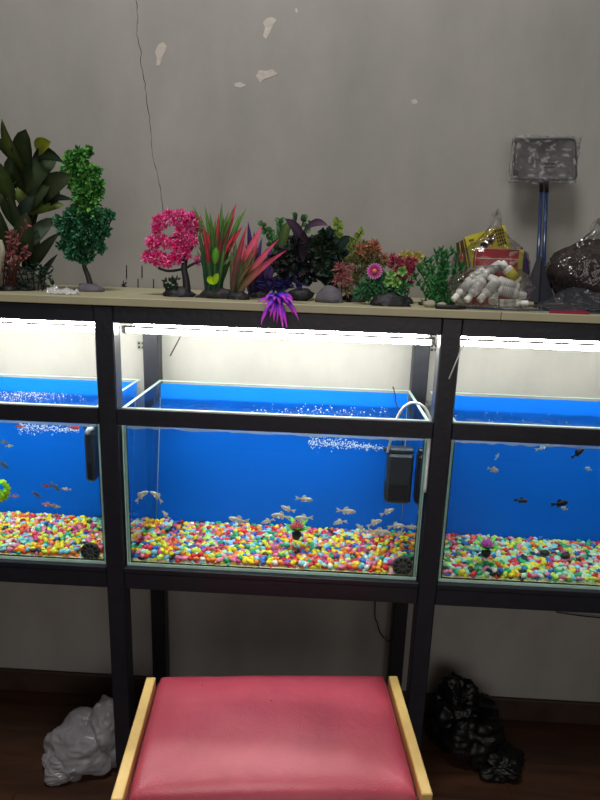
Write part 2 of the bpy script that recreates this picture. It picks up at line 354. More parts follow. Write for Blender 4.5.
# ------------------------------------------------------------------ tanks
G = .006; GB = .0035; Z0 = .6005; Z1 = .947; Y0 = .012; Y1 = .290; ZW = .908
YB0, YB1 = .205, .279     # the blue sheet leans: foot forward, top at the back pane
TX = {'left': (-.966, -.354), 'centre': (-.306, .306), 'right': (.354, .966)}
def sheetY(z): return YB0+(YB1-YB0)*(z-Z0-G)/(Z1-.006-Z0-G)
for bay, (x0, x1) in TX.items():
    t = thing('glass_aquarium', ((x0+x1)/2, (Y0+Y1)/2, Z0), f'{bay} glass fish tank of the three in the rack, with bright blue background', 'fish tank', 'fish tanks in the rack')
    for nm, lo, hi in (('front_pane', (x0, Y0, Z0), (x1, Y0+G, Z1)), ('back_pane', (x0, Y1-G, Z0), (x1, Y1, Z1)),
                       ('side_pane', (x0, Y0+G, Z0), (x0+G, Y1-G, Z1)), ('side_pane', (x1-G, Y0+G, Z0), (x1, Y1-G, Z1)),
                       ('bottom_pane', (x0+G, Y0+G, Z0), (x1-G, Y1-G, Z0+GB))):
        m = MB(); m.box(lo, hi); pn = m.build(nm, glass, t, smooth=False)
        m = MB(); e = .0003
        if nm == 'front_pane':   # cut edges of the front pane catch the light
            m.box((x0-e, Y0-e, Z1-.001), (x1+e, Y0+G+e, Z1+.0012)); m.box((x0-.0006, Y0-e, Z0), (x0+.0006, Y0+G+e, Z1)); m.box((x1-.0006, Y0-e, Z0), (x1+.0006, Y0+G+e, Z1))
            m.box((x0, Y0-.0006, Z0), (x1, Y0+.001, Z0+.0065))
        elif nm == 'side_pane': a, b = lo[0], hi[0]; m.box((a, Y0+G, Z1-.0008), (b, Y1-G, Z1+.0008)); m.box((a+.001, Y0+G+.0005, Z0), (b-.001, Y0+G+.0018, Z1))
        elif nm == 'back_pane': m.box((x0, Y1-G, Z1-.0008), (x1, Y1, Z1+.0008))
        if m.v: m.build('polished_edge', 'edge', pn, smooth=False)
    m = MB(); zt = Z1-.006; zb = Z0+GB+.0003
    m.add([(x0+G, YB0, zb), (x1-G, YB0, zb), (x1-G, YB1, zt), (x0+G, YB1, zt), (x0+G, YB0+.0025, zb), (x1-G, YB0+.0025, zb), (x1-G, YB1+.0025, zt), (x0+G, YB1+.0025, zt)],
          [(0,1,2,3),(7,6,5,4),(0,4,5,1),(1,5,6,2),(2,6,7,3),(3,7,4,0)]); m.build('background_sheet', 'blue_back', t, smooth=False)
    for xx in (x0+G+.001, x1-G-.001): m = MB(); m.tube([(xx, YB0-.002, zb), (xx, sheetY(ZW)-.003, ZW)], .0013, 6); m.build('silicone_seam', 'silicone', t)
    # water: rippled top plus the walls where light bounces back inside
    w = thing('water', ((x0+x1)/2, (Y0+Y1)/2, Z0+G), f'clear blue lit water filling the {bay} fish tank almost to the top', 'water')
    m = MB(); xa, xb, ya = x0+G+.0012, x1-G-.0012, Y0+G+.0012
    grid_to(m, lambda u, v: Vector((xa+(xb-xa)*u, ya+(sheetY(ZW)-.001-ya)*v, ZW+.0022*noise.noise(Vector((u*14, v*7, x0*9)))+.0012*noise.noise(Vector((u*40, v*20, x0*9))))), 90, 34)
    m.build('water_surface', water_top, w)
    m = MB()
    for xx in (xa, xb): m.add([(xx, ya, Z0+G+.002), (xx, YB0-.003, Z0+G+.002), (xx, sheetY(ZW)-.003, ZW-.003), (xx, ya, ZW-.003)], [(0, 1, 2, 3)])
    m.build('water_side', water_side, w, smooth=False)
    m = MB(); n = 80
    grid_to(m, lambda u, v: Vector((xa+(xb-xa)*u, ya-.0008+.001*v, ZW-.0045*(1-v)*(1+.9*noise.noise(Vector((u*30, 3, x0*5))))+.0005)), n, 1)
    m.build('water_line', meniscus, w)

# ------------------------------------------------------------------ gravel
PC = {'yellow': (254, 228, 40), 'orange': (250, 136, 42), 'red': (226, 46, 58), 'pink': (246, 136, 172), 'magenta': (204, 74, 134), 'blue': (40, 108, 204), 'sky blue': (146, 216, 240),
      'green': (34, 172, 118), 'mint': (180, 236, 198), 'white': (242, 240, 228), 'black': (40, 42, 52), 'lime': (218, 238, 90)}
WT = {'left': dict(yellow=22, orange=14, red=10, pink=12, magenta=7, blue=5, **{'sky blue': 9}, green=6, mint=9, white=8, black=4, lime=8),
      'centre': dict(yellow=22, orange=14, red=12, pink=12, magenta=7, blue=9, **{'sky blue': 11}, green=9, mint=6, white=5, black=3, lime=4),
      'right': dict(yellow=8, orange=6, red=9, pink=8, magenta=3, blue=7, **{'sky blue': 8}, green=12, mint=22, white=9, black=9, lime=16)}
def bedz(u, y, bay):   # height of the gravel top
    f = (y-Y0)/(YB0-Y0)
    h = .015*(1-f)+.013*f + .004*noise.noise(Vector((u*9, y*14, len(bay)))) 
    return Z0+GB+max(.006, h)
import bmesh
NV = 5; PV = []
bm = bmesh.new(); bmesh.ops.create_icosphere(bm, subdivisions=2, radius=1); bm.verts.index_update()
bv = [v.co.copy() for v in bm.verts]; bf = [tuple(v.index for v in f.verts) for f in bm.faces]; bm.free()
for k in range(NV):
    PV.append([v*(1+.5*noise.noise(v*1.2+Vector((k*5.1, 2, 3)))) for v in bv])
pm = {}
for cn, c in PC.items():
    mt = mat('pebble_'+cn.replace(' ', '_'), c, .36, var=.1, scale=300)
    for k in range(NV):
        me = bpy.data.meshes.new('pebble'); me.from_pydata([tuple(v) for v in PV[k]], [], bf)
        me.polygons.foreach_set('use_smooth', [True]*len(me.polygons)); me.materials.append(mt); pm[cn, k] = me
cand = []; DC = [A(402.5, 566, Y0+G+.004), A(90.5, 551.5, Y0+G+.004)]
for bay, (x0, x1) in TX.items():
    xa, xb = x0+G+.004, x1-G-.004
    names = list(WT[bay]); wts = [WT[bay][n] for n in names]
    rows = []
    # against the front glass, row upon row
    z = Z0+GB+.0045; r = 0
    while z < Z0+G+.026:
        x = xa+U(.002, .008)
        while x < xb:
            if z < bedz(x, Y0+.01, bay)+.001: rows.append((x+U(-.0015, .0015), Y0+G+.0085+U(0, .0015), z+U(-.001, .001), 0))
            x += U(.0108, .015)
        z += .0074; r += 1
    # the top of the bed
    y = Y0+G+.016
    while y < YB0-.004:
        x = xa+U(0, .008)
        while x < xb:
            rows.append((x, y+U(-.003, .003), bedz(x, y, bay)+U(-.002, .003), 1)); x += U(.0098, .0145)
        y += .0088
    for (x, y, z, f) in rows:
        if y < Y0+G+.022 and any(abs(x-dc.x) < .026 and z < dc.z+.026 and (x-dc.x)**2+(z-dc.z)**2 < .0265**2 for dc in DC): continue
        lx = min(x1-G-.0065, max(x0+G+.0065, x))
        cand.append((bay, Vector((lx, y, max(z, Z0+GB+.0045))), random.choices(names, wts)[0], random.randrange(NV),
                     (U(.0064, .0098), U(.0045, .006), U(.0042, .0058)), (U(-.7, .7), U(-.5, .5), random.gauss(0, .7))))
vis = []
for i, q in enumerate(cand):
    px, py, z = proj(q[1])
    if -4 < px < 604: vis.append((z-q[4][0]*8, i))
vis.sort(); ind = set(i for _, i in vis[:300])
for bay in TX:
    mb = MB(); x0, x1 = TX[bay]
    # buried core of the bed
    for i, (b, p, cn, k, sc, ro) in enumerate(cand):
        if b != bay: continue
        from mathutils import Euler
        if i in ind:
            o = bpy.data.objects.new('pebble', pm[cn, k]); COL.objects.link(o); o.location = p; o.scale = sc; o.rotation_euler = ro
            lab = f'glossy {cn} pebble in the front rows of gravel against the {bay} tank glass'
            tag(o, lab, 'pebble', f'{cn} pebbles at the glass of the {bay} tank')
        else:
            rm = Euler(ro).to_matrix(); c = tuple(v+U(-8, 8) for v in PC[cn])
            mb.add([rm @ Vector((v.x*sc[0], v.y*sc[1], v.z*sc[2]))+p for v in PV[k]], bf, c)
    def core(u, v):
        y = Y0+G+.0012+(YB0-.003-Y0-G-.0012)*v; z = bedz(x0+(x1-x0)*u, y, bay)-.005
        return Vector((x0+G+.0015+(x1-x0-2*G-.003)*u, y, min(z, Z0+GB+.0025+(y-Y0-G)*.5)))
    grid_to(mb, core, 60, 40, (168, 158, 96))
    tag(mb.build('gravel', 'pebble'), f'bed of small mixed coloured pebbles sloping back across the {bay} tank floor', 'gravel', None, 'stuff')

# ------------------------------------------------------------------ filters, discs, hoses
def filter_box(name, c, w, d, h, lab, nozzle):
    x, y, z = c
    t = thing('internal_filter', (x, y, z-h/2), lab, 'filter')
    m = MB(); m.box((x-w/2, y-d/2, z-h/2), (x+w/2, y+d/2, z+h/2), bev=.005); m.build('filter_body', 'filt', t, smooth=False)
    m = MB()
    for k in range(8): m.box((x-w/2+.006, y-d/2-.0012, z-h/2+.009+k*.0048), (x+w/2-.006, y-d/2+.001, z-h/2+.0112+k*.0048))
    for k in range(8): m.box((x-w/2-.0012, y-d/2+.006, z-h/2+.009+k*.0048), (x-w/2+.001, y+d/2-.006, z-h/2+.0112+k*.0048))
    m.build('intake_slats', 'black', t, smooth=False)
    m = MB(); m.box((x-w/2+.004, y-d/2+.004, z+h/2), (x+w/2-.001, y+d/2-.004, z+h/2+.012), bev=.003); m.build('pump_head', 'filt', t, smooth=False)
    m = MB(); zz = z+h/2+.006
    m.tube([(x, y, zz), (x-nozzle, y, zz)], [.0065, .005], 12); m.build('nozzle', 'filt', t)
    return t
fc = A(398.5, 477, .10)
filter_box('f', fc, .055, .034, .112, 'black internal filter hanging in the right end of the centre tank, bubbling left', .036)
flc = A(93.5, 454, .13)
tl = filter_box('f', flc, .022, .05, .115, 'black internal filter on the right side wall of the left tank, seen edge on', .018)
p = A(88, 429, .105); m = MB(); m.tube([(p.x, p.y-.006, p.z-.008), (p.x+.003, p.y-.002, p.z), (p.x+.012, p.y, p.z+.004)], .0055, 10); m.build('suction_elbow', 'white', tl)
def disc(px, py, r, lab):
    y = Y0+G+.004; p = A(px, py, y); t = thing('filter_disc', p, lab, 'disc')
    m = MB(); m.tube([(p.x, y-.0015, p.z), (p.x, y+.003, p.z)], r, 32); m.build('disc_plate', mat('disc_plastic', (70, 70, 72), .5), t)
    m = MB(); n = 10
    for k in range(n):
        a = 2*PI*k/n; q = (p.x+math.cos(a)*r*.7, 0, p.z+math.sin(a)*r*.7); m.tube([(q[0], y-.0012, q[2]), (q[0], y-.0022, q[2])], r*.17, 10)
    m.build('round_hole', 'black', t)
    m = MB()
    for k in range(n):
        a = 2*PI*(k+.5)/n; d = Vector((math.cos(a), 0, math.sin(a))); c = Vector((p.x, y-.0022, p.z)); m.tube([c+d*r*.33, c+d*r*.95], r*.05, 5, (95, 95, 95))
    a = [(p.x+math.cos(k*PI/16)*r*.34, y-.0022, p.z+math.sin(k*PI/16)*r*.34) for k in range(33)]; m.tube(a, r*.06, 5, (95, 95, 95))
    a = [(p.x+math.cos(k*PI/16)*r*.97, y-.0022, p.z+math.sin(k*PI/16)*r*.97) for k in range(33)]; m.tube(a, r*.05, 5, (95, 95, 95))
    m.build('rim_and_spokes', 'solid', t)
disc(402.5, 566, .0215, 'round black spoked disc at the front glass, lower right corner of the centre tank')
disc(90.5, 551.5, .0205, 'round black spoked disc at the front glass, lower right corner of the left tank')
def smooth_pts(P, n=8):
    out = []
    P = [P[0]]+P+[P[-1]]
    for i in range(1, len(P)-2):
        for k in range(n):
            t = k/n; a, b, c, d = P[i-1], P[i], P[i+1], P[i+2]
            out.append(.5*((2*b)+(-a+c)*t+(2*a-5*b+4*c-d)*t*t+(-a+3*b-3*c+d)*t*t*t))
    return out+[P[-2]]
m = MB(); yq = .02
hose = [A(387.5, 452, .09), A(390.5, 441, .075), A(393, 430, .06), A(397, 418, .045), A(404, 407, .035), A(414, 402.5, .025), A(424, 407, .018), A(430.3, 418, .012)]
m.tube(smooth_pts(hose)+smooth_pts([A(430.3, 418, .012), Vector((.3085, .0075, .92)), Vector((.3085, .0075, .86)), Vector((.3085, .0085, .80))], 5)[1:], .0026, 8)
tag(m.build('air_hose', 'white'), 'white air hose arching over the right front corner of the centre tank', 'hose')
m = MB(); m.tube(smooth_pts([A(394, 390, .285), A(393, 387, .29), A(395, 394, .27), A(396, 403, .24), A(399, 411, .2), A(404, 419, .15), Vector((fc.x+.005, .115, fc.z+.07))]), .0016, 6)
tag(m.build('power_cord', 'cord'), 'black cord coming over the back of the centre tank to its filter', 'cord')
m = MB(); m.tube(smooth_pts([Vector((A(375, 598, .33).x, .345, .56)), A(375, 608, .335), A(377, 622, .335), A(381, 634, .335), A(388, 641, .33), A(392, 640, .325)]), .0016, 6)
tag(m.build('power_cord', 'cord'), 'black cord looping down against the wall below the centre tank', 'cord')
m = MB(); m.tube(smooth_pts([A(556, 612, .33), A(575, 615, .335), A(592, 617, .335), A(612, 618.5, .335)]), .0016, 6)
tag(m.build('power_cord', 'cord'), 'dark cord sagging under the bottom beam of the right tank', 'cord')

# bubbles
def bubbles(n, fn, lab, s=(.0006, .0016)):
    m = MB()
    for i in range(n): m.blob(fn(), U(*s), sub=1)
    tag(m.build('bubbles', 'foam'), lab, 'bubbles', None, 'stuff')
def jet(xa, xb, ya, yb, Y, sy):
    def f():
        x = U(0, 1)**.8; px = xa+(xb-xa)*x; py = ya+(yb-ya)*x+random.gauss(0, sy*(.4+x)); q = A(px, py, Y+U(-.02, .02)); q.z = min(q.z, ZW-.002); return q
    return f
bubbles(420, jet(384, 308, 448, 441, .085, 2.6), 'spray of fine white bubbles leaving the filter nozzle in the centre tank')
bubbles(380, jet(80, 18, 430, 427, .10, 2.4), 'stream of fine white bubbles near the surface of the left tank')
def surf(xs, ys, ps):
    def f():
        q = None
        while q is None:
            px, py = random.gauss(xs[0], xs[1]), random.gauss(ys[0], ys[1])
            d = Fv*CF+Rv*(px-300)-Uv*(py-400); t = (ZW+.001-CC.z)/d.z; c = CC+d*t
            if Y0+G+.004 < c.y < sheetY(ZW)-.005 and TX[ps][0]+G+.004 < c.x < TX[ps][1]-G-.004: q = c
        return q
    return f
bubbles(90, surf((320, 38), (411, 3), 'centre'), 'white foam dotting the water surface of the centre tank', (.0007, .0018))
bubbles(420, surf((25, 26), (394, 4), 'left'), 'streak of white foam on the water surface of the left tank', (.0004, .0012))
bubbles(16, surf((520, 40), (413, 5), 'right'), 'few white bubbles on the water surface of the right tank', (.0005, .0012))

# ------------------------------------------------------------------ fish
def fish(px, py, Lpx, ang, Y, top, belly, lab, grp, bend=0, head=1, deep=.26, finc=None, yawd=0, cat='fish'):
    """head=1 looks right. ang in degrees tilts the nose up."""
    c = A(px, py, Y); Ln = Lpx/CF*((c-CC).dot(Fv)); finc = finc or belly
    t = thing('aquarium_fish', c, lab, cat, grp)
    a = math.radians(ang)*head
    rz = Matrix.Rotation(math.radians(yawd), 3, 'Z'); ry = Matrix.Rotation(-a, 3, 'Y')
    def T(p):
        x, y, z = p; z += bend*Ln*(-(x/Ln)**2*1.6+.1)
        return rz @ (ry @ Vector((x*head, y, z))) + c
    m = MB(); N, K = 14, 12; vs = []; cs = []
    for i in range(N+1):
        s = i/N; x = Ln*(.5-.74*s)
        h = Ln*deep*.5*(max(0, math.sin(PI*min(1, s*.93+.02)))**.62*(1-.52*s**1.7)+.02) if i < N else Ln*.03
        if i == 0: h = Ln*.012
        for j in range(K):
            an = 2*PI*j/K; v = (x, math.cos(an)*h*.5, math.sin(an)*h-(.02*Ln*math.sin(PI*s) if math.sin(an) < 0 else 0))
            q = (math.sin(an)+1)/2; cs.append(tuple(belly[k]*(1-q)+top[k]*q for k in range(3))); vs.append(T(v))
    fs = [(i*K+j, i*K+(j+1) % K, (i+1)*K+(j+1) % K, (i+1)*K+j) for i in range(N) for j in range(K)]
    fs += [tuple(range(K))[::-1], tuple(N*K+j for j in range(K))]
    m.add(vs, fs, cs); m.build('body', 'fish', t)
    def fin(nm, pts, th=.0012, cc=finc):
        mb = MB(); n = len(pts); th = Ln*.012
        a_ = [T((x*Ln, y*Ln+th, z*Ln)) for x, y, z in pts]; b_ = [T((x*Ln, y*Ln-th, z*Ln)) for x, y, z in pts]
        mb.add(a_+b_, [tuple(range(n)), tuple(range(2*n-1, n-1, -1))]+[(i, i+n, (i+1) % n+n, (i+1) % n) for i in range(n)], cc); return mb.build(nm, 'fish', t, smooth=False)
    fin('tail_fin', [(-.22, 0, .03), (-.36, 0, .09), (-.5, 0, .13), (-.46, 0, .05), (-.43, 0, 0), (-.46, 0, -.05), (-.5, 0, -.12), (-.35, 0, -.08), (-.22, 0, -.03)])
    d2 = deep*.5
    fin('dorsal_fin', [(.14, 0, d2*.8), (.06, 0, d2+.09), (-.06, 0, d2+.06), (-.14, 0, d2*.62), (-.02, 0, d2*.6)])
    fin('anal_fin', [(0, 0, -d2*.75), (-.06, 0, -d2-.06), (-.16, 0, -d2*.9), (-.15, 0, -d2*.3)])
    for s in (-1, 1): fin('pectoral_fin', [(.2, s*.06, -.03), (.1, s*.12, -.12), (.04, s*.13, -.1), (.12, s*.07, -.01)])
    for s in (-1, 1):
        mb = MB(); mb.blob(T((.38*Ln, s*deep*.15*Ln, .02*Ln)), Ln*.024, (15, 15, 18), sub=1); mb.build('eye', 'fish', t)
sil, silb = (214, 206, 192), (248, 243, 232)
C_ = [ # px, py, len, ang, Y, bend, head, label tail
    (141, 496, 17, 46, .03, .3, 1, 'pale fish nosing up, left of the touching pair at the left of the centre tank'),
    (157, 496.5, 16, 46, .035, .3, -1, 'pale fish nosing up, right of the touching pair at the left of the centre tank'),
    (134, 514, 9, 0, .10, 0, 1, 'dim pale fish in the far left corner of the centre tank, below the touching pair'),
    (166, 515, 11, 50, .05, 0, -1, 'small pale fish turning upward just above the gravel, left part of centre tank'),
    (239, 520, 20, 8, .07, -.1, -1, 'silvery fish swimming left alone over the gravel, left of the arched fish, centre tank'),
    (268, 521, 14, -22, .06, 0, -1, 'pale fish with lowered head beginning the row left of the pink lotus'),
    (281, 516, 19, 8, .08, .2, -1, 'silvery fish arched over another, upper of the row left of the pink lotus'),
    (288, 509, 15, 20, .09, -.1, -1, 'pale fish tilted nose up above the pink lotus, centre tank'),
    (304, 499, 17, -4, .08, 0, 1, 'pale fish highest of the group above the pink lotus, facing right'),
    (304, 518, 18, -4, .07, 0, -1, 'pale fish hovering directly above the pink lotus'),
    (346, 511, 19, -3, .09, 0, 1, 'pale fish facing right alone below the middle of the filter level, centre tank'),
    (340, 522, 14, -14, .06, .3, -1, 'small arched pale fish near the gravel right of the pink lotus'),
    (387, 512, 15, 30, .07, 0, 1, 'pale fish nosing up to the right just under the black filter'),
    (361, 528, 12, 40, .06, 0, -1, 'pale fish rising left from the gravel, left end of the shoal under the filter'),
    (374, 523, 16, 30, .075, .2, 1, 'broad pale fish at the top of the shoal under the filter'),
    (379, 532, 22, -4, .08, 0, 1, 'long dim fish skimming the gravel in the shoal under the filter'),
    (396, 526, 17, 10, .065, .25, 1, 'pale arched fish in the right of the shoal under the filter'),
    (400, 533, 12, -62, .09, 0, -1, 'dim fish pointing down in the right of the shoal under the filter'),
    (412, 527, 13, 0, .07, 0, -1, 'pale fish at the right end of the shoal close to the side glass'),
    (417, 512, 8, 60, .10, 0, 1, 'tiny pale fish high beside the right side glass of the centre tank')]
for (x, y, l, a, Y, b, h, lb) in C_:
    fish(x, y, l*1.05, a, Y, sil, silb, lb, 'silver fish in the centre tank', bend=b, head=h, deep=.3)
rd, rb = (196, 60, 62), (226, 150, 140)
for (x, y, l, a, Y, b, h, tp, bl, lb) in [
    (20.5, 426.5, 10, 0, .06, 0, -1, rd, rb, 'red fish near the surface at the left of the bubble stream, left tank'),
    (74, 427.5, 12, 0, .06, 0, 1, (210, 50, 46), (226, 120, 100), 'bright red fish at the surface beside the filter of the left tank'),
    (3, 442, 10, 0, .09, 0, 1, (70, 84, 96), (150, 160, 160), 'dark grey fish cut by the left edge, near the top of the left tank'),
    (9, 446, 8, 10, .05, 0, 1, (200, 190, 120), (235, 235, 230), 'tiny white and yellow fish near the left edge of the left tank'),
    (3, 464, 13, -38, .07, 0, 1, (64, 74, 96), (110, 120, 130), 'dark slender fish diving at the left edge of the left tank'),
    (47, 486, 10, 6, .07, 0, -1, (170, 60, 66), (190, 100, 100), 'dull red fish meeting a grey fish in mid left tank'),
    (55, 486.5, 12, -50, .065, .2, 1, (92, 92, 104), (140, 140, 150), 'grey fish diving right beside the dull red fish in mid left tank'),
    (66.5, 489, 9, 6, .06, 0, -1, (222, 196, 170), (240, 226, 210), 'small cream fish right of the grey fish in mid left tank'),
    (37, 495, 10, 38, .06, 0, -1, (86, 70, 76), (130, 100, 100), 'brown fish rising left below the dull red fish, left tank'),
    (14, 496, 9, 4, .07, 0, 1, (206, 90, 120), (230, 160, 170), 'pink fish beside the yellow green plant in the left tank'),
    (48, 504.5, 12, 3, .06, 0, -1, (224, 120, 130), (240, 200, 196), 'pink fish just above the gravel of the left tank, in front of a tan one'),
    (55.5, 506.5, 10, -4, .055, 0, 1, (170, 166, 140), (210, 206, 180), 'tan fish just above the gravel behind the pink one, left tank'),
    (57, 516, 11, 4, .05, 0, 1, (226, 90, 50), (236, 150, 90), 'orange fish skimming the gravel in the left tank')]:
    fish(x, y, l*1.1, a, Y, tp, bl, lb, 'small coloured fish in the left tank', bend=b, head=h)
bk, bb = (16, 18, 26), (26, 28, 36)
gb = (44, 50, 66)
for (x, y, l, a, Y, b, h, tp, bl, lb, dp) in [
    (559.5, 503.5, 16, 12, .05, 0, 1, bk, bb, 'black fish in the middle of the right tank facing right', .36),
    (521, 500.5, 13, -2, .09, 0, 1, (40, 54, 84), gb, 'dim dark fish left of the black one, middle of the right tank', .36),
    (577.5, 453.5, 14, 42, .05, 0, 1, bk, bb, 'black fish tilted up high in the right tank', .34),
    (493, 469.5, 11, -14, .05, 0, 1, (168, 164, 158), (226, 220, 210), 'pale fish with spread fins in the upper left of the right tank', .42),
    (497, 456.5, 7, 70, .08, 0, 1, (150, 160, 170), (190, 200, 205), 'tiny pale fish above the spread fin fish, right tank', .3),
    (542, 447.5, 13, 28, .05, -.1, 1, (190, 196, 204), (228, 232, 236), 'white fish at the water surface of the right tank', .22),
    (588.5, 469, 7, 20, .08, 0, -1, (140, 165, 170), (190, 205, 200), 'tiny pale green fish near the right edge of the right tank', .5),
    (564.5, 508.5, 7, 15, .06, 0, -1, (180, 190, 190), (220, 225, 220), 'tiny white fish touching the underside of the black fish, right tank', .5)]:
    fish(x, y, l*1.1, a, Y, tp, bl, lb, 'fish in the right tank', bend=b, head=h, deep=dp)

# ------------------------------------------------------------------ tank decorations
def lotus(px, py, Y, r, c1, c2, lab):
    p = A(px, py, Y); t = thing('lotus_ornament', (p.x, p.y, p.z-r*1.6), lab, 'ornament')
    m = MB()
    for ring, (n, ln, el) in enumerate(((5, 1.0, 74), (7, 1.0, 52), (8, .9, 30))):
        for k in range(n):
            a = 2*PI*(k+ring*.4)/n; e = math.radians(el); d = Vector((math.cos(a)*math.cos(e), math.sin(a)*math.cos(e), math.sin(e)))
            m.leaf(p-Vector((0, 0, r*.3)), p-Vector((0, 0, r*.3))+d*r*1.25*ln, r*.55, bow=Vector((math.cos(a), math.sin(a), -.3))*r*.12, cols=(c2, c1, c2), face=(-math.cos(a), -math.sin(a), 1), shape='lance')
    m.build('petals', 'leaf', t)
    m = MB()
    for k in range(9):
        a = 2*PI*k/9; d = Vector((math.cos(a), math.sin(a), .2+.35*(k % 2))); m.leaf(p-Vector((0, 0, r*.5)), p-Vector((0, 0, r*.3))+d*r*1.75, r*.8, cols=((40, 130, 50), (120, 214, 80)), face=(0, 0, 1), shape='oval')
    m.build('leaves', 'leaf', t)
    m = MB(); m.blob(p-Vector((0, 0, r*1.1)), (r*.62, r*.62, r*.6), (50, 50, 52), nz=.15); m.build('pot', 'base', t)
lotus(297, 527, .075, .0175, (236, 76, 106), (250, 170, 180), 'small pink lotus ornament with green leaves on the centre tank gravel')
lotus(487, 545, .05, .0165, (196, 60, 176), (244, 160, 230), 'small purple lotus ornament in a dark pot on the right tank gravel')
t = thing('water_plant', A(-4, 525, .06), 'bright yellow green plastic plant at the left edge of the left tank', 'plant')
m = MB(); c = A(-3, 490, .06)
for i in range(90):
    d = Vector((random.gauss(0, 1), random.gauss(0, 1), random.gauss(0, 1))).normalized(); q = c+Vector((d.x*.016, d.y*.014, d.z*.018)); m.leaf(q, q+d*.013, .010, cols=((96, 180, 30), (210, 236, 60)), shape='oval', n=3)
m.build('foliage', 'leaf', t)
m = MB(); m.tube([A(-4, 525, .06), A(-3, 508, .06), c], .002, 6, (90, 150, 40)); m.build('stem', 'leaf', t)
m = MB(); m.blob(A(-3, 500, .055), (.012, .01, .006), (226, 110, 60), nz=.3); m.build('flower', 'leaf', t)
for (px, py, Y, r, lb) in ((545, 553, .055, .011, 'black rough pebble lump left of the dark stone in the right tank'), (565, 556, .04, .010, 'dark grey flat stone lying in the gravel of the right tank')):
    m = MB(); m.blob(A(px, py, Y), (r, r*.7, r*.6), nz=.35, fr=7, seed=px); tag(m.build('dark_stone', 'base'), lb, 'stone')

# ------------------------------------------------------------------ shelf plants
g1, g2, g3 = (40, 54, 30), (66, 80, 38), (104, 122, 40)
def mound(t, x0, x1, ytop, Y, mt, nm='base', dep=.03, seed=1, nz=.22):
    c = A((x0+x1)/2, 300, Y); w = (A(x1, 290, Y)-A(x0, 290, Y)).length; top = A((x0+x1)/2, ytop, Y).z
    m = MB(); m.blob((c.x, Y, ZS), (w/2, dep, max(.006, top-ZS)), nz=nz, fr=7, sub=3, seed=seed, flat=0); return m.build(nm, mt, t)
def on(px, Y): p = A(px, 290, Y); return Vector((p.x, Y, ZS))
def shift(c, d): return tuple(max(0, min(255, v+d)) for v in c)

# big broad leaved plant
YP = .17
t = thing('broad_leaf_plant', on(28, YP), 'large artificial plant with broad dark green leaves on the left of the shelf', 'plant')
m = MB(); st = MB()
data = [((28,175),(2,119),14,g2,(-1,0),'lance'), ((27,180),(26,129),19,g1,(0,0),'oval'), ((37,152),(51,142),13,(130,142,26),(0,0),'oval'), ((22,168),(-5,136),15,g1,(0,-5),'lance'),
 ((33,160),(64,163),13,(34,46,30),(2,-6),'lance'), ((28,200),(57,160),24,(46,60,38),(-3,-4),'oval'), ((36,206),(72,176),20,(50,62,40),(0,-3),'oval'), ((26,192),(8,157),17,g1,(0,0),'oval'),
 ((7,190),(25,172),17,(96,112,34),(0,0),'oval'), ((33,210),(17,187),12,(92,110,52),(0,0),'lance'), ((40,204),(74,200),9,(32,46,36),(0,-3),'lance'), ((30,214),(64,205),12,(88,108,48),(0,-2),'oval'),
 ((22,232),(-2,184),12,g1,(0,0),'lance'), ((26,240),(8,192),14,(48,62,40),(3,0),'lance'), ((28,256),(26,212),17,(56,72,48),(0,0),'oval'), ((30,246),(54,218),14,(70,84,70),(0,0),'oval'),
 ((32,268),(60,232),12,(42,54,38),(0,0),'lance'), ((33,270),(38,230),14,(46,60,50),(0,0),'oval'), ((38,288),(58,254),9,(34,46,42),(0,0),'lance'), ((12,255),(-6,205),16,g1,(0,0),'oval'),
 ((14,200),(-4,160),16,(60,78,40),(0,0),'oval'), ((30,190),(44,168),16,(34,46,38),(0,0),'oval'), ((20,230),(34,196),14,(30,42,34),(0,0),'oval'), ((24,215),(50,186),15,(42,56,34),(0,0),'oval'),
 ((36,212),(60,192),12,(30,42,34),(0,0),'oval'), ((14,240),(2,215),14,(44,58,44),(0,0),'lance'), ((30,262),(14,228),15,(44,58,38),(0,0),'oval')]
for i, (a, b, w, c, bw, sh) in enumerate(data):
    Ya = YP+U(-.02, .02); Yb = YP-.04+U(-.045, .05)
    p0, p1 = A(*a, Ya), A(*b, Yb); pxm = .0022
    m.leaf(p0, p1, w*pxm*1.05, bow=(bw[0]*pxm, -.012, -bw[1]*pxm), cols=(shift(c, -6), c, shift(c, 8)), fold=.3, n=9, shape=sh)
    st.tube([on(28, YP)+Vector((U(-.01, .01), 0, .02)), A(28, 250, YP)*.6+p0*.4, p0], .0018, 5, (60, 70, 46))
m.build('leaves', 'leaf', t); st.build('stem', 'leaf', t)
mound(t, -8, 46, 268, .15, 'log', dep=.05, seed=3)
t = thing('fern_tuft', on(22, .10), 'dark green ferny tuft at the foot of the broad leaved plant', 'plant')
m = MB()
for i in range(130):
    c = A(U(6, 54), U(264, 286), .10+U(-.02, .02)); d = Vector((U(-1, 1), U(-1, 0), U(-.3, 1))).normalized(); m.leaf(c, c+d*U(.008, .018), .005, cols=((26, 44, 40), (44, 66, 54)), n=3)
for k in range(6): m.tube([on(22+k*4, .10), A(12+k*7, 270, .10)], .0012, 5, (30, 44, 36))
m.build('foliage', 'leaf', t)
m = MB(); m.blob(on(24, .10), (.018, .014, .012), flat=0, nz=.2); m.build('base', 'base', t)
t = thing('red_stem_plant', on(8, .07), 'small plant with dusty red and pink sprigs at the left edge of the shelf', 'plant')
m = MB(); s_ = MB()
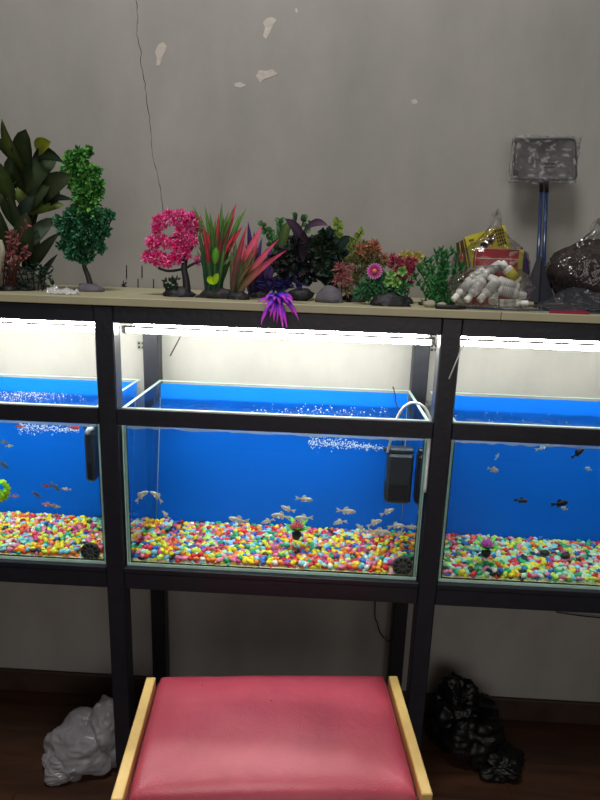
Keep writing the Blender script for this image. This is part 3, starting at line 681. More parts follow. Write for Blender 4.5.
for i in range(14):
    tip = A(U(-4, 28), U(222, 258), .07+U(-.02, .02)); b = on(8+U(-6, 8), .08); s_.tube([b, (b+tip)/2+Vector((U(-.01, .01), 0, .01)), tip], .0012, 5, (104, 60, 56))
    for k in range(7): d = Vector((U(-1, 1), U(-1, .3), U(-.4, 1))).normalized(); q = tip+(b-tip)*U(0, .3); m.leaf(q, q+d*.011, .006, cols=((98, 56, 58), (150, 88, 92)), n=3)
m.build('petals', 'leaf', t); s_.build('stem', 'leaf', t)
m = MB(); m.blob(on(8, .08), (.02, .016, .014), flat=0, nz=.2); m.build('base', 'base', t)
m = MB(); m.tube(smooth_pts([on(-9, .045)+Vector((0, 0, .004)), A(-2, 264, .045), A(2, 252, .045), A(0, 240, .045)]), [.011-.0003*i for i in range(25)], 10)
tag(m.build('curved_shell', 'stone'), 'pale curved piece standing at the left edge of the shelf', 'ornament')

def cloud(mb, cents, Y, n, ln, w, cols, shape='oval', dY=.03, pxm=.0022, up=.15):
    tot = sum(r*r for _, _, r in cents)
    for (x, y, r) in cents:
        c = A(x, y, Y); rr = r*pxm
        for i in range(int(n*r*r/tot)):
            d = Vector((random.gauss(0, 1), random.gauss(0, 1), random.gauss(0, 1)+up)).normalized(); k = U(.35, 1)**.6
            q = c+Vector((d.x*rr, d.y*min(rr, dY), d.z*rr))*k
            d2 = (d+Vector((U(-.6, .6), U(-.6, .6), U(-.6, .6)))).normalized(); cc = random.choice(cols); L_ = ln*U(.7, 1.25)
            mb.leaf(q-d2*L_*.5, q+d2*L_*.5, w, cols=(shift(cc, -12), cc, shift(cc, 14)), n=3, shape=shape, face=(U(-1, 1), -1, U(-.3, 1)))
def branches(mb, root, cents, Y, r=.003, col=(40, 34, 34)):
    for (x, y, _) in cents:
        e = A(x, y, Y); root = Vector(root); md = root.lerp(e, .5)+Vector((U(-.01, .01), U(-.005, .005), -.005)); mb.tube(smooth_pts([root, md, e], 4), [r*(1-.07*i) for i in range(9)], 6, col)
# bushy tree
YT = .15
t = thing('bushy_tree', on(91, YT), 'tall artificial tree of small bright green leaves beside the broad leaved plant', 'plant')
cen = [(72,160,8),(80,156,8),(76,168,12),(88,176,11),(80,182,12),(97,172,5),(86,195,14),(95,192,9),(88,208,13),(78,218,13),(96,218,12),(108,215,5),(70,225,10),(88,232,14),(78,244,12),(98,236,8),(68,240,7),(84,254,10),(72,254,7),(100,248,6),(60,222,6),(66,232,8),(104,230,7),(113,216,3),(62,246,5),(90,150,4),(100,184,5),(66,172,5)]
m = MB(); top = [c for c in cen if c[1] < 212]; low = [c for c in cen if c[1] >= 212]
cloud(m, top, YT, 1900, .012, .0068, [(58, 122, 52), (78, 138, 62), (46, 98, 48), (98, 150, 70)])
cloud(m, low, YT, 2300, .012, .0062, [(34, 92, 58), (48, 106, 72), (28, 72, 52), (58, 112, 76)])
m.build('foliage', 'leaf', t)
m = MB(); m.tube(smooth_pts([on(92, YT)+Vector((0, 0, .002)), A(88, 276, YT), A(84, 264, YT), A(86, 248, YT), A(84, 200, YT)]), [.007-.00015*i for i in range(33)], 8, (40, 34, 34))
branches(m, A(85, 250, YT), low[::2], YT); m.build('trunk', 'solid', t)
mound(t, 76, 104, 283, YT, 'rock', dep=.022, seed=5)
# crumpled foil
m = MB()
c = A(63, 289.5, .035)
grid_to(m, lambda u, v: Vector((c.x+(u-.5)*.062*(1-.3*abs(v-.5)), .035+(v-.5)*.03, ZS+.001+.026*abs(noise.noise(Vector((u*6, v*4, 3))))*math.sin(PI*v)+.010*abs(noise.noise(Vector((u*15, v*10, 7)))))), 26, 14)
tag(m.build('crumpled_wrap', film('crumpled_wrap_film', (230, 230, 230), .6, .12, diffuse=.75, dcol=(245, 246, 248))), 'crumpled shiny clear wrap lying at the foot of the bushy tree', 'plastic wrap')
# wire stubs on the wall
for (x, ya, yb, lb) in ((126.5, 265, 278, 'short black wire stub on the wall, upper left of the five'), (142, 265.5, 277.5, 'short black wire stub on the wall, upper right of the five'), (138, 279, 290, 'short black wire stub on the wall, lower middle of the five'),
                        (153.5, 279, 290, 'short black wire stub on the wall, lower right of the five nearest the pink tree'), (123.5, 281, 289, 'knotted black wire stub on the wall, lower left of the five')):
    m = MB(); m.tube([A(x, ya, .348), A(x, yb, .348)], .0013, 6)
    if 'knotted' in lb: m.tube([A(x-2, ya+3, .348), A(x+3, ya+6, .348)], .001, 5); m.tube([A(x+3, ya+1, .348), A(x-1, ya+5, .348)], .001, 5)
    tag(m.build('wire_stub', 'cord'), lb, 'wire', 'wire stubs on the wall')
# pink blossom tree
YK = .09
t = thing('blossom_tree', on(180, YK), 'small tree ornament with hot pink blossom on a dark trunk', 'plant')
cen = [(160,222,8),(170,218,8),(181,218,8),(192,221,8),(199,228,5),(156,229,5),(183,234,9),(191,240,8),(180,246,8),(153,243,7),(162,241,7),(170,243,6),(148,257,6),(158,259,8),(168,261,7),(177,258,7),(186,254,6),(198,261,4)]
cen = [(x, y, r_*.92) for x, y, r_ in cen if (x, y) not in ((172,236),(167,230))]; m = MB(); cloud(m, cen, YK, 3300, .010, .0032, [(230, 50, 130), (242, 88, 154), (206, 34, 110), (250, 140, 184)], dY=.02, up=.3); m.build('blossom', 'leaf', t)
m = MB(); m.tube(smooth_pts([on(187, YK)+Vector((0, 0, .004)), A(186, 280, YK), A(184, 268, YK), A(185, 258, YK), A(182, 244, YK)]), [.0085-.00015*i for i in range(33)], 9, (36, 32, 40))
for pth in ([(186,268),(178,270),(168,271),(158,268)], [(185,262),(178,252),(172,240),(178,235)], [(186,268),(193,264),(200,261)], [(184,258),(192,248),(194,238)], [(185,262),(170,258),(160,252)]):
    m.tube(smooth_pts([A(x, y, YK+U(-.006, .006)) for x, y in pth], 4), .0028, 6, (36, 32, 40))
m.build('trunk', 'solid', t); mound(t, 163, 194, 287, YK, 'base', dep=.022, seed=8)
m = MB()
for i in range(60): c = A(U(165, 178), U(279, 289), YK-.01); d = Vector((U(-1, 1), U(-1, 0), U(0, 1))).normalized(); m.leaf(c, c+d*.009, .005, cols=((28, 48, 44), (44, 68, 56)), n=3)
m.build('moss', 'leaf', t)

def blades(mb, root, tips, Y, w, cols, root_r=.008, bowk=.1, shape='blade', n=8, dy=.03):
    for tp in tips:
        x, y = tp[:2]; cc = tp[2] if len(tp) > 2 else cols; ww = (tp[3] if len(tp) > 3 else w)*.0022
        b = Vector(root)+Vector((U(-1, 1)*root_r, U(-1, 1)*root_r*.7, 0)); e = A(x, y, Y+U(-dy, dy*.6))
        out = Vector(((e.x-b.x)*bowk*-1, 0, (e.z-b.z)*bowk*.2)); mb.leaf(b, e, ww, bow=out, cols=cc, n=n, shape=shape, fold=.35, face=(U(-.4, .4), -1, .1))
# spiky grass plant
YG = .09
gs = ((30, 58, 46), (52, 92, 50), (96, 138, 58)); rs = ((60, 50, 44), (140, 44, 56), (214, 66, 84))
t = thing('spiky_grass_plant', on(214, YG), 'tall spiky green artificial grass with a few red blades, beside the pink blossom tree', 'plant')
m = MB(); blades(m, on(214, YG)+Vector((0, 0, .008)), [(193,205),(205,206),(200,214),(222,202),(219,212,rs,6),(237,203,rs,9),(229,211),(247,207),(240,214),(210,212),(233,208),(203,225,rs,7),(197,233,gs,9),(243,226,rs,10),(207,230,rs,8),(226,220),(216,218),(212,236),(222,236,rs,8),(230,228),(236,232,rs),(208,245),(204,250,rs)], YG, 7.5, gs, .012)
for i in range(46): blades(m, on(213, YG)+Vector((0, 0, .005)), [(U(196, 238), U(214, 262))], YG+.01, U(4, 7), random.choice([((26, 50, 48), (36, 74, 54), (74, 118, 58)), ((30, 56, 46), (56, 92, 48), (110, 146, 66)), ((44, 46, 44), (110, 50, 56), (176, 60, 80))]), .016)
m.build('blades', 'leaf', t); mound(t, 196, 240, 288, YG, 'base', dep=.025, seed=11)
t = thing('leaf_sprout', on(214, .055), 'small sprout with bright lime leaves in front of the spiky grass', 'plant')
m = MB(); m.leaf(A(215, 264, .055), A(216, 247, .05), .014, cols=((70, 130, 40), (110, 180, 60)), shape='oval', face=(.2, -1, .1))
m.leaf(A(214, 284, .055), A(207.5, 277, .045), .014, cols=((150, 230, 30), (190, 252, 50)), shape='oval', face=(0, -1, .4), bow=(-.002, 0, .002)); m.leaf(A(214, 284, .055), A(218, 273, .045), .013, cols=((150, 230, 30), (180, 246, 50)), shape='oval', face=(0, -1, .3))
m.build('leaves', 'leaf', t); m = MB(); m.tube([on(215, .056), A(214.5, 284, .056), A(215, 264, .056)], .001, 5, (60, 110, 50)); m.build('stem', 'leaf', t)
# pink lance leaved plant
t = thing('lance_leaf_plant', on(236, .075), 'artificial plant with lance leaves shading from green to hot pink', 'plant')
pk = ((74, 78, 56), (128, 96, 72), (226, 84, 112), (240, 84, 118)); gn = ((60, 70, 54), (78, 92, 60), (96, 112, 70))
m = MB(); blades(m, on(236, .08)+Vector((0, 0, .005)), [(U(230, 262), U(238, 268)) for _ in range(14)], .085, 5, ((60, 66, 50), (86, 92, 60), (150, 96, 82)), .010, shape='lance', n=6)
blades(m, on(236, .075)+Vector((0, 0, .005)), [(262,226,pk,11),(244,237,pk,9),(247,226,((70,60,54),(120,60,66),(190,60,80)),7),(279,239,pk,7),(287,250,pk,7),(236,240,gn,8),(250,248,gn,9),(231,250,gn,8),(255,256,gn,9),(258,244,pk,9),(240,255,gn,8),(266,262,gn,7),(246,262,gn,8)], .075, 9, pk, .008, shape='lance', n=10)
m.build('leaves', 'leaf', t); mound(t, 226, 250, 291, .075, 'base', dep=.02, seed=14)
# purple plant behind
t = thing('purple_leaf_plant', on(258, .15), 'dark purple leaved plant behind the pink lance leaves', 'plant')
pu = ((32, 24, 46), (50, 34, 74), (84, 50, 110)); m = MB()
blades(m, on(258, .15), [(248,221,pu,8),(254,231,pu,8),(262,238),(272,246),(245,244),(268,256),(252,250),(276,262),(242,262),(260,262),(280,274),(248,274)], .15, 9, pu, .014, shape='lance')
m.build('leaves', 'leaf', t); mound(t, 248, 270, 291, .15, 'base', dep=.02, seed=15)
# purple flower hanging over the edge
t = thing('hanging_flower', A(279, 296, .006), 'blue and purple spiky artificial flower drooping over the shelf edge', 'flower')
vi = ((30, 22, 110), (72, 44, 190), (186, 60, 214), (226, 84, 226)); m = MB(); c = A(279, 296, .0)
c.y = -.006
for (x, y, w) in ((261,325,7),(274,322,6),(283,329,6),(287,328,7),(299,321,6),(292,309,6),(293,299,6),(268,306,7),(279,316,6),(265,300,5),(257,303,4),(289,304,6),(272,311,7),(284,313,6),(270,318,6),(277,324,4),(281,322,4),(293,314,5),(265,312,6),(263,305,5),(294,303,6),(274,301,7),(286,300,7),(280,306,7)):
    e = A(x, y, -.018-U(0, .016)); m.leaf(c+Vector((U(-.004, .004), U(-.003, .003), U(-.004, .006))), e, w*.0014, bow=((x-279)*.00022, -.009, .004), cols=vi, n=8, shape='lance', face=(U(-.3, .3), -1, .5))
m.build('petals', 'leaf', t); m = MB(); db = ((20, 18, 52), (34, 30, 96))
for i in range(70):
    q = A(279, 289, .02)+Vector((random.gauss(0, .017), U(-.012, .02), U(-.0, .014))); d = Vector((U(-1, 1), U(-1, .3), U(-.2, .6))).normalized()
    m.leaf(q, q+d*U(.012, .024), .005, cols=db, n=4)
m.build('sepals', 'leaf', t); m = MB(); m.tube(smooth_pts([A(279, 291, .05), A(279, 289, .02), Vector((c.x, c.y, c.z+.002))], 5), .003, 7, (28, 24, 70)); m.build('stem', 'leaf', t)
m = MB(); m.blob(on(279, .045)+Vector((0, 0, .002)), (.022, .018, .012), flat=0, nz=.2); m.build('base', 'base', t)
# vine behind
t = thing('round_leaf_vine', on(282, .21), 'green round leaved vine sprig rising behind the black leaved plant', 'plant')
m = MB(); s_ = MB()
for tip in ((263,224),(270,232),(280,220),(297,216),(304,219),(289,226),(276,240),(310,222)):
    b = on(282, .21); e = A(*tip, .21); mid = A((282+tip[0])/2, 255, .21); pth = smooth_pts([b, mid, e], 8); s_.tube(pth, .0012, 5, (56, 84, 56))
    for k in range(5, len(pth)):
        for _ in range(2): d = Vector((U(-1, 1), U(-1, .5), U(-.2, .8))).normalized(); m.leaf(pth[k], pth[k]+d*.013, .010, cols=((54, 92, 60), (98, 140, 92)), n=4, shape='oval')
m.leaf(A(280, 250, .2), A(288, 221, .2), .022, cols=((54, 70, 40), (84, 108, 54)), shape='oval'); m.build('leaves', 'leaf', t); s_.build('stem', 'leaf', t)
m = MB(); m.blob(on(282, .21), (.018, .016, .012), flat=0, nz=.2); m.build('base', 'base', t)
# black purple plant
t = thing('black_leaf_plant', on(301, .11), 'plant with nearly black leaves and two wide purple leaves on top', 'plant')
dk = [(26, 30, 32), (34, 42, 38), (40, 32, 42), (24, 38, 34)]
m = MB(); m.leaf(A(304, 240, .10), A(285, 218.5, .09), .024, bow=(0, 0, .004), cols=((44, 30, 46), (64, 44, 66)), shape='lance', n=9, face=(.2, -1, .6))
m.leaf(A(303, 232, .10), A(328, 226, .07), .026, bow=(0, 0, .010), cols=((44, 30, 46), (74, 52, 74)), shape='lance', n=9, face=(.2, -1, .8)); m.leaf(A(302, 262, .10), A(304, 230, .10), .020, cols=((34, 28, 40), (54, 38, 56)), shape='oval')
m.leaf(A(314, 262, .12), A(312, 234, .12), .022, cols=((36, 38, 30), (60, 52, 40)), shape='oval'); m.leaf(A(306, 262, .12), A(296, 238, .11), .022, cols=((30, 40, 34), (46, 56, 48)), shape='oval')
cloud(m, [(300,248,12),(292,258,11),(305,262,13),(284,264,9),(296,274,11),(310,276,9),(286,276,7),(274,262,6),(316,250,8),(278,250,5)], .12, 420, .020, .011, dk, shape='oval', dY=.025)
m.build('leaves', 'leaf', t); m = MB(); m.tube([on(301, .11), A(302, 262, .11), A(303, 232, .11)], .0022, 6, (30, 30, 32)); m.build('stem', 'leaf', t)
m = MB(); m.blob(on(301, .1)+Vector((0, 0, .012)), (.026, .02, .014), nz=.15, fr=6, sub=3); m.build('base', 'base', t)
# dark green with grey rock
t = thing('dark_bush_plant', on(330, .10), 'dark green bushy plant rooted in a smooth grey rock', 'plant')
m = MB(); cloud(m, [(326,240,9),(332,250,11),(322,258,10),(334,266,10),(326,275,9),(318,246,7),(340,256,6),(334,280,5)], .11, 330, .022, .014, [(30, 50, 40), (38, 60, 44), (26, 42, 38), (44, 54, 40)], shape='oval', dY=.025)
m.leaf(A(336, 250, .1), A(350, 236, .09), .022, cols=((24, 36, 32), (34, 50, 42)), shape='oval'); m.build('foliage', 'leaf', t)
m = MB(); m.tube([on(330, .11), A(329, 275, .11), A(328, 245, .11)], .0025, 6, (30, 38, 32)); m.build('stem', 'leaf', t); mound(t, 315, 344, 286, .08, 'rock', dep=.022, seed=20, nz=.1)
# lime lobed plant
t = thing('lobed_leaf_plant', on(348, .17), 'plant with lime green lobed leaves standing above the orange bush', 'plant')
m = MB(); s_ = MB()
for (b, e, w) in (((337,252),(338,222),12),((346,256),(362,231),10),((342,262),(352,240),9),((350,262),(368,244),7)):
    p0, p1 = A(*b, .17), A(*e, .16); s_.tube([on(348, .17), p0.lerp(on(348, .17), .4), p0, p1], .0013, 5, (80, 104, 44))
    for k in range(9):
        f = .15+.85*k/8; q = p0.lerp(p1, f); sd = Vector((1 if k % 2 else -1, -.2, .6)).normalized(); m.leaf(q, q+sd*w*.0013*(1.1-.3*f), w*.0012, cols=((88, 112, 44), (138, 158, 62)), shape='oval', n=4)
m.build('leaves', 'leaf', t); s_.build('stem', 'leaf', t); m = MB(); m.blob(on(348, .17), (.016, .014, .012), flat=0); m.build('base', 'base', t)
# orange tipped bush
t = thing('feathery_bush', on(362, .15), 'feathery olive green bush with orange tips, behind the daisy', 'plant')
m = MB(); cloud(m, [(352,256,11),(362,252,11),(370,258,11),(358,266,13),(374,268,10),(347,268,9),(364,280,13),(352,284,9),(382,262,7)], .15, 2200, .011, .0017, [(84, 96, 56), (104, 112, 62), (70, 82, 52), (120, 104, 66)], dY=.03)
cloud(m, [(361,249,5),(373,246,6),(377,252,5),(366,254,4),(384,258,4)], .14, 260, .011, .003, [(160, 90, 70), (166, 108, 80), (140, 100, 72)], dY=.02)
m.build('foliage', 'leaf', t); m = MB()
for x, y in ((352,258),(362,252),(372,256)): m.tube([on(362, .15), A(x, y, .15)], .0012, 5, (80, 70, 50))
m.build('stem', 'leaf', t); mound(t, 345, 364, 291, .12, 'base', dep=.02, seed=23)
# pink coral
t = thing('coral_plant', on(342, .09), 'small pink feathery coral plant between the grey rock and the daisy', 'plant')
m = MB(); cloud(m, [(340,270,7),(345,279,7),(337,281,4),(350,268,4)], .09, 380, .011, .0018, [(160, 76, 94), (150, 98, 98), (140, 118, 98)], dY=.02); cloud(m, [(346,288,8)], .1, 120, .012, .002, [(120, 110, 84), (140, 124, 96)])
m.build('fronds', 'leaf', t); m = MB(); m.tube([on(342, .09), A(342, 272, .09)], .002, 6, (110, 70, 70)); m.build('stem', 'leaf', t)
# daisy
t = thing('daisy_plant', on(382, .06), 'low green plant with one magenta daisy and yellow centre', 'plant')
c = A(374.5, 271, .045); m = MB()
for k in range(18):
    a = 2*PI*k/18; d = Vector((math.cos(a), -.12, math.sin(a))); m.leaf(c+d*.002, c+d*.0162, .0062, cols=((150, 40, 110), (186, 60, 140), (226, 160, 206)), n=4, shape='oval', face=(0, -1, .2))
m.build('petals', 'leaf', t); m = MB(); m.blob(c+Vector((0, -.002, 0)), (.0045, .003, .0045), (236, 150, 50)); m.build('flower_centre', 'solid', t)
m = MB(); cloud(m, [(370,286,9),(380,282,9),(392,290,9),(362,292,7),(402,288,8),(386,296,7),(374,296,7)], .06, 430, .018, .0045, [(38, 92, 60), (52, 108, 70), (34, 76, 58), (70, 120, 74)], dY=.025)
m.build('leaves', 'leaf', t)
m = MB()
for (x, y) in ((391,275),(402,271),(396,283),(388,281)):
    q = A(x, y, .05)
    for k in range(5): a = 2*PI*k/5+x; d = Vector((math.cos(a), -.3, math.sin(a))); m.leaf(q, q+d*.011, .010, cols=((60, 120, 56), (150, 182, 96)), n=4, shape='oval')
m.build('variegated_leaves', 'leaf', t); m = MB(); m.tube([on(378, .06), A(376, 285, .055), c+Vector((0, .002, 0))], .0013, 5, (40, 80, 50)); m.tube([on(390, .06), A(392, 285, .055)], .0013, 5, (40, 80, 50)); m.build('stem', 'leaf', t)
mound(t, 371, 409, 293, .045, 'base', dep=.02, seed=26)
# red fern
t = thing('red_fern_plant', on(406, .13), 'crimson ferny plant with soft yellow tufts at its top', 'plant')
m = MB(); cloud(m, [(397,264,8),(405,272,9),(411,264,7),(400,280,7),(392,258,4),(408,284,5)], .12, 620, .011, .0026, [(140, 46, 68), (156, 68, 86), (118, 40, 60)], dY=.02); m.build('fronds', 'leaf', t)
m = MB(); cloud(m, [(404,256,5),(417,258,6),(410,254,3),(421,266,4)], .14, 240, .010, .0024, [(176, 168, 84), (160, 150, 80)], dY=.015); m.build('tufts', 'leaf', t)
m = MB(); m.tube([on(406, .13), A(405, 265, .13)], .002, 6, (90, 40, 50)); m.tube([on(406, .13), A(416, 262, .14)], .0015, 6, (90, 80, 50)); m.build('stem', 'leaf', t); m = MB(); m.blob(on(406, .13), (.018, .016, .014), flat=0, nz=.2); m.build('base', 'base', t)
# green stalks plant
t = thing('green_stalk_plant', on(438, .10), 'upright bright green leafy stalks standing left of the bottle bag', 'plant')
m = MB(); s_ = MB()
for (x, y) in ((418,268),(424,260),(430,262),(436,254),(441,251),(446,256),(452,252),(457,256),(461,266),(414,276),(433,270),(448,268),(426,276),(455,274),(440,266)):
    b = on(438, .10)+Vector((U(-.035, .035), U(-.015, .015), 0)); e = A(x, y, .10+U(-.02, .03)); pth = smooth_pts([b, b.lerp(e, .5)+Vector((U(-.003, .003), 0, 0)), e], 6); s_.tube(pth, .001, 5, (36, 84, 50))
    for k in range(1, len(pth)):
        for _ in range(3): d = Vector((U(-1, 1), U(-.8, .3), U(.1, 1.2))).normalized(); m.leaf(pth[k], pth[k]+d*U(.010, .017), .0045, cols=((30, 80, 46), (48, 112, 58), (70, 132, 76)), n=4)
m.build('leaves', 'leaf', t); s_.build('stem', 'leaf', t); m = MB(); m.box((on(420, .1).x, .085, ZS), (on(456, .1).x, .115, ZS+.006), bev=.002); m.build('base', 'base', t)
for (px, r, lb) in ((430.5, .0125, 'pale rounded stone at the shelf front below the green stalks'), (443, .010, 'duller pale stone right of the other, under the green stalks')):
    p = on(px, .045); m = MB(); m.blob(p+Vector((0, 0, r*.5)), (r, r*.8, r*.62), nz=.2, seed=px, flat=-.8); tag(m.build('pale_stone', 'stone'), lb, 'stone')

# ------------------------------------------------------------------ bags, bottles, nets on the shelf
def wrinkle_bag(mb, c, rad, nz=.12, fr=4, seed=0, flat=-.9, neck=None, nu=44, nv=30, soft=False, col=(128,)*3):
    """a lumpy closed bag; neck=(height, width) gathers the top to a tuft"""
    cx, cy, cz = c; rx, ry, rz = rad
    def fn(u, v):
        th = 2*PI*u; ph = PI*v-PI/2; cr = math.cos(ph)**(.7 if ph < 0 else .85)
        d = Vector((math.cos(th)*cr, math.sin(th)*cr, math.sin(ph)))
        s = Vector((seed, seed*.7, 0)); a = noise.noise(d*fr*.5+s); b = abs(noise.noise(d*fr*1.6+s)); e = abs(noise.noise(Vector((math.cos(th)*fr*2, math.sin(th)*fr*2, d.z*fr*.7))+s))
        k = 1+nz*(a*1.4-b*1.2-e*.8+.35)
        if soft: k = 1+nz*(1.9*noise.noise(d*1.5+s)-1.0*abs(noise.noise(Vector((d.x*2.2, d.y*2.2, d.z*3.4))+s))-.35*abs(noise.noise(d*6+s))+.3)
        x, y, z = d.x*rx*k, d.y*ry*k, d.z*rz*k
        if z < flat*rz: z = flat*rz+.002*a
        if neck and ph > .55:
            f = min(1, (ph-.55)/(PI/2-.55)); q = 1-f*.88; x *= q; y *= q; z += neck*f*f
            if f > .75: g = (f-.75)/.25; x *= 1+g*3.2*(1+.8*math.sin(th*5)); y *= 1+g*3.2; z += .006*g*math.sin(th*7)
        return Vector((cx+x, cy+y, cz+z))
    grid_to(mb, fn, nu, nv, col)
# packs behind
YQ = .17
t = thing('yellow_food_pack', A(488, 258, YQ), 'yellow printed packet leaning behind the red box inside a clear bag', 'packet')
q = [A(464.5, 237, YQ), A(505, 225, YQ), A(514, 262, YQ), A(474, 274, YQ)][::-1]
m = MB(); m.slab(q, (q[1]-q[0]).cross(q[2]-q[1]), .004, (206, 198, 40)); m.build('front', 'solid', t, smooth=False)
def lerp2(q, u, v): return q[3].lerp(q[2], u).lerp(q[0].lerp(q[1], u), v)
nrm = Vector((0, -1, 0))
def patch(q, u0, v0, u1, v1, col, mb, th=.0006):
    off = nrm*.0008; mb.slab([lerp2(q, u0, v1)+off, lerp2(q, u1, v1)+off, lerp2(q, u1, v0)+off, lerp2(q, u0, v0)+off], nrm, th, col)
m = MB()
for (u0, v0, u1, v1) in ((.08, .1, .2, .16), (.1, .2, .24, .26)): patch(q, u0, v0, u1, v1, (120, 90, 40), m)
for k in range(5):
    for j in range(4): patch(q, .73+.055*j, .06+.09*k, .765+.055*j, .12+.09*k, (56, 50, 30), m)
m.build('printed_marks', 'solid', t, smooth=False); m = MB()
for (u, v, r) in ((.42, .3, .009), (.38, .4, .009), (.6, .24, .009), (.56, .34, .006)): p = lerp2(q, u, v); m.tube([p+nrm*.0006, p+nrm*.0014], r, 10, (124, 108, 74))
m.build('picture_of_pellets', 'solid', t, smooth=False)
t = thing('brown_food_pack', A(462, 262, YQ), 'brown and yellow striped packet at the left side inside the clear bag', 'packet')
q2 = [A(458, 243, YQ-.012), A(464, 238, YQ-.006), A(473, 270, YQ-.006), A(468, 292, YQ-.01)]; m = MB()
q2 = [A(457, 243, YQ-.01), A(465, 239, YQ-.004), A(475, 290, YQ-.006), A(461, 296, YQ-.01)]
m.slab(q2[::-1], (0, -1, 0), .01, (70, 54, 44)); m.build('pouch', 'solid', t, smooth=False); m = MB()
for k, cc in enumerate(((176, 160, 60), (90, 66, 40), (170, 150, 60))):
    a, b = q2[0].lerp(q2[1], .25+.25*k), q2[0].lerp(q2[1], .37+.25*k); c_, d_ = q2[3].lerp(q2[2], .37+.25*k), q2[3].lerp(q2[2], .25+.25*k); b2 = a.lerp(d_, .75); c2 = b.lerp(c_, .75)
    m.slab([v+nrm*.001 for v in (b2, c2, b, a)], nrm, .001, cc)
m.slab([v+nrm*.0016 for v in (A(459, 262, YQ-.01), A(463.5, 262, YQ-.01), A(463, 253, YQ-.01), A(459, 254, YQ-.01))], nrm, .001, (190, 50, 40))
m.build('stripe', 'solid', t, smooth=False)
t = thing('red_box', A(497, 290, .145), 'red printed box with yellow edge behind the white bottles', 'box')
xq0, xq1 = A(474, 270, .145).x, A(522, 270, .145).x; zq = A(497, 248.5, .145).z
m = MB(); m.box((xq0, .145, ZS+.001), (xq1, .158, zq), (170, 28, 44), bev=.001); m.build('carton', 'solid', t, smooth=False)
m = MB(); w = xq1-xq0; m.box((xq1-w*.1, .1442, ZS+.002), (xq1-.0005, .1452, zq-.001), (176, 170, 60)); m.build('yellow_strip', 'solid', t, smooth=False)
m = MB(); m.box((xq0+.001, .1442, zq-.021), (xq1-w*.1, .1452, zq-.0195), (214, 190, 170)); m.box((xq0, .1442, zq-.0015), (xq1-w*.1, .1452, zq-.0002), (214, 150, 140)); m.box((xq0, .1442, ZS), (xq0+.0012, .1452, zq), (214, 180, 150)); m.build('printed_lines', 'solid', t, smooth=False)
m = MB()
for (px, py, r) in ((512, 254, .006), (516, 252.5, .004), (512, 264, .006), (516, 262, .005)): p = A(px, py, .1445); m.blob((p.x, .1448, p.z), (r, .0012, r*.8), (176, 150, 130), nz=.2)
m.build('printed_picture', 'solid', t)
m = MB(); pA, pB = A(521.5, 247, .16), A(529, 262, .16)
m.slab([A(526, 300, .165)+Vector((0, 0, .006)), A(530, 297, .165)+Vector((0, 0, .004)), A(529, 262, .165), A(522.5, 247, .165)], nrm, .012, (54, 38, 110)); tag(m.build('purple_packet', 'solid', smooth=False), 'thin purple packet at the right side behind the red box', 'packet')
m = MB(); pc = A(493, 262, .15); wrinkle_bag(m, (pc.x, .155, ZS+.070), (.080, .035, .074), nz=.08, seed=4, flat=-.97, neck=.045)
tag(m.build('clear_plastic_bag', bagfilm), 'tall clear plastic bag knotted on top, holding the yellow packet and red box', 'bag')
# bottles
def bottle(a, b, w, Y, lab, band=None):
    """a = cap end, b = bottom end, px"""
    p0, p1 = A(*a, Y[0]), A(*b, Y[1]); r = w*.0021*.5
    for p in (p0, p1): p.z = max(p.z, ZS+r+.001)
    t = thing('white_bottle', p0.lerp(p1, .5), lab, 'bottle', 'white bottles in the clear bag'); ax = p1-p0
    m = MB(); f = [.24, .27, .33, .36, .95, .99, 1.0]; rr = [.5, .55, .92, 1, 1, .93, .7]
    m.tube([p0+ax*k for k in f], [r*k for k in rr], 16, (222, 222, 214)); m.build('bottle_body', 'solid', t)
    m = MB(); m.tube([p0, p0+ax*.02, p0+ax*.22, p0+ax*.24], [r*.6, r*.68, r*.72, r*.66], 14, (236, 236, 232)); m.build('cap', 'solid', t)
    m = MB(); m.tube([p0+ax*.45, p0+ax*.88], r*1.01, 16, (206, 206, 200) if not band else band); lb_ = m.build('label', 'solid', t)
    m = MB()
    for k in range(6): m.tube([p0+ax*(.49+.065*k), p0+ax*(.505+.065*k)], r*1.015, 16, (132, 134, 138) if not band else (120, 110, 40), cap=False)
    m.build('print_lines', 'solid', lb_)
B_ = [((453,300),(471,281),8.5,(.035,.05),'white bottle lying at the lower left of the bottle bag, cap down left',None), ((466,301),(483,280),9,(.03,.045),'second white bottle from the left along the bag bottom, cap down',None), ((479,301),(497,281),9.5,(.03,.045),'third white bottle from the left, slanting, in the middle of the bag',None),
 ((489,277),(518,288),9,(.05,.055),'white bottle lying across the middle of the bag, cap to the left',None), ((526,296),(497,290),9,(.04,.045),'white bottle lying at the lower right of the bag, cap to the right',None), ((501,262),(518,282),9.5,(.065,.06),'white bottle with yellow band leaning at the upper right of the bag',(196,184,50)),
 ((484,274),(501,264),9,(.075,.08),'white bottle at the top of the heap, pointing up right',None), ((466,282),(484,270),8.5,(.08,.085),'white bottle at the upper left edge of the heap',None), ((528,303),(499,303),7,(.035,.035),'white bottle lying flat at the very front under the others',None),
 ((472,283),(486,276),8,(.06,.07),'white bottle half hidden above the second bottle',None), ((494,292),(493,302),9,(.05,.03),'white bottle seen end on at the bottom centre of the bag',None)]
for a, b, w, Y, lb, bd in B_: bottle(a, b, w, Y, lb, bd)
m = MB(); wrinkle_bag(m, (A(491, 285, .06).x, .062, ZS+.040), (.082, .045, .043), nz=.09, seed=9, flat=-.93)
tag(m.build('clear_plastic_bag', bagfilm), 'low clear plastic bag heaped with white bottles at the shelf front', 'bag')
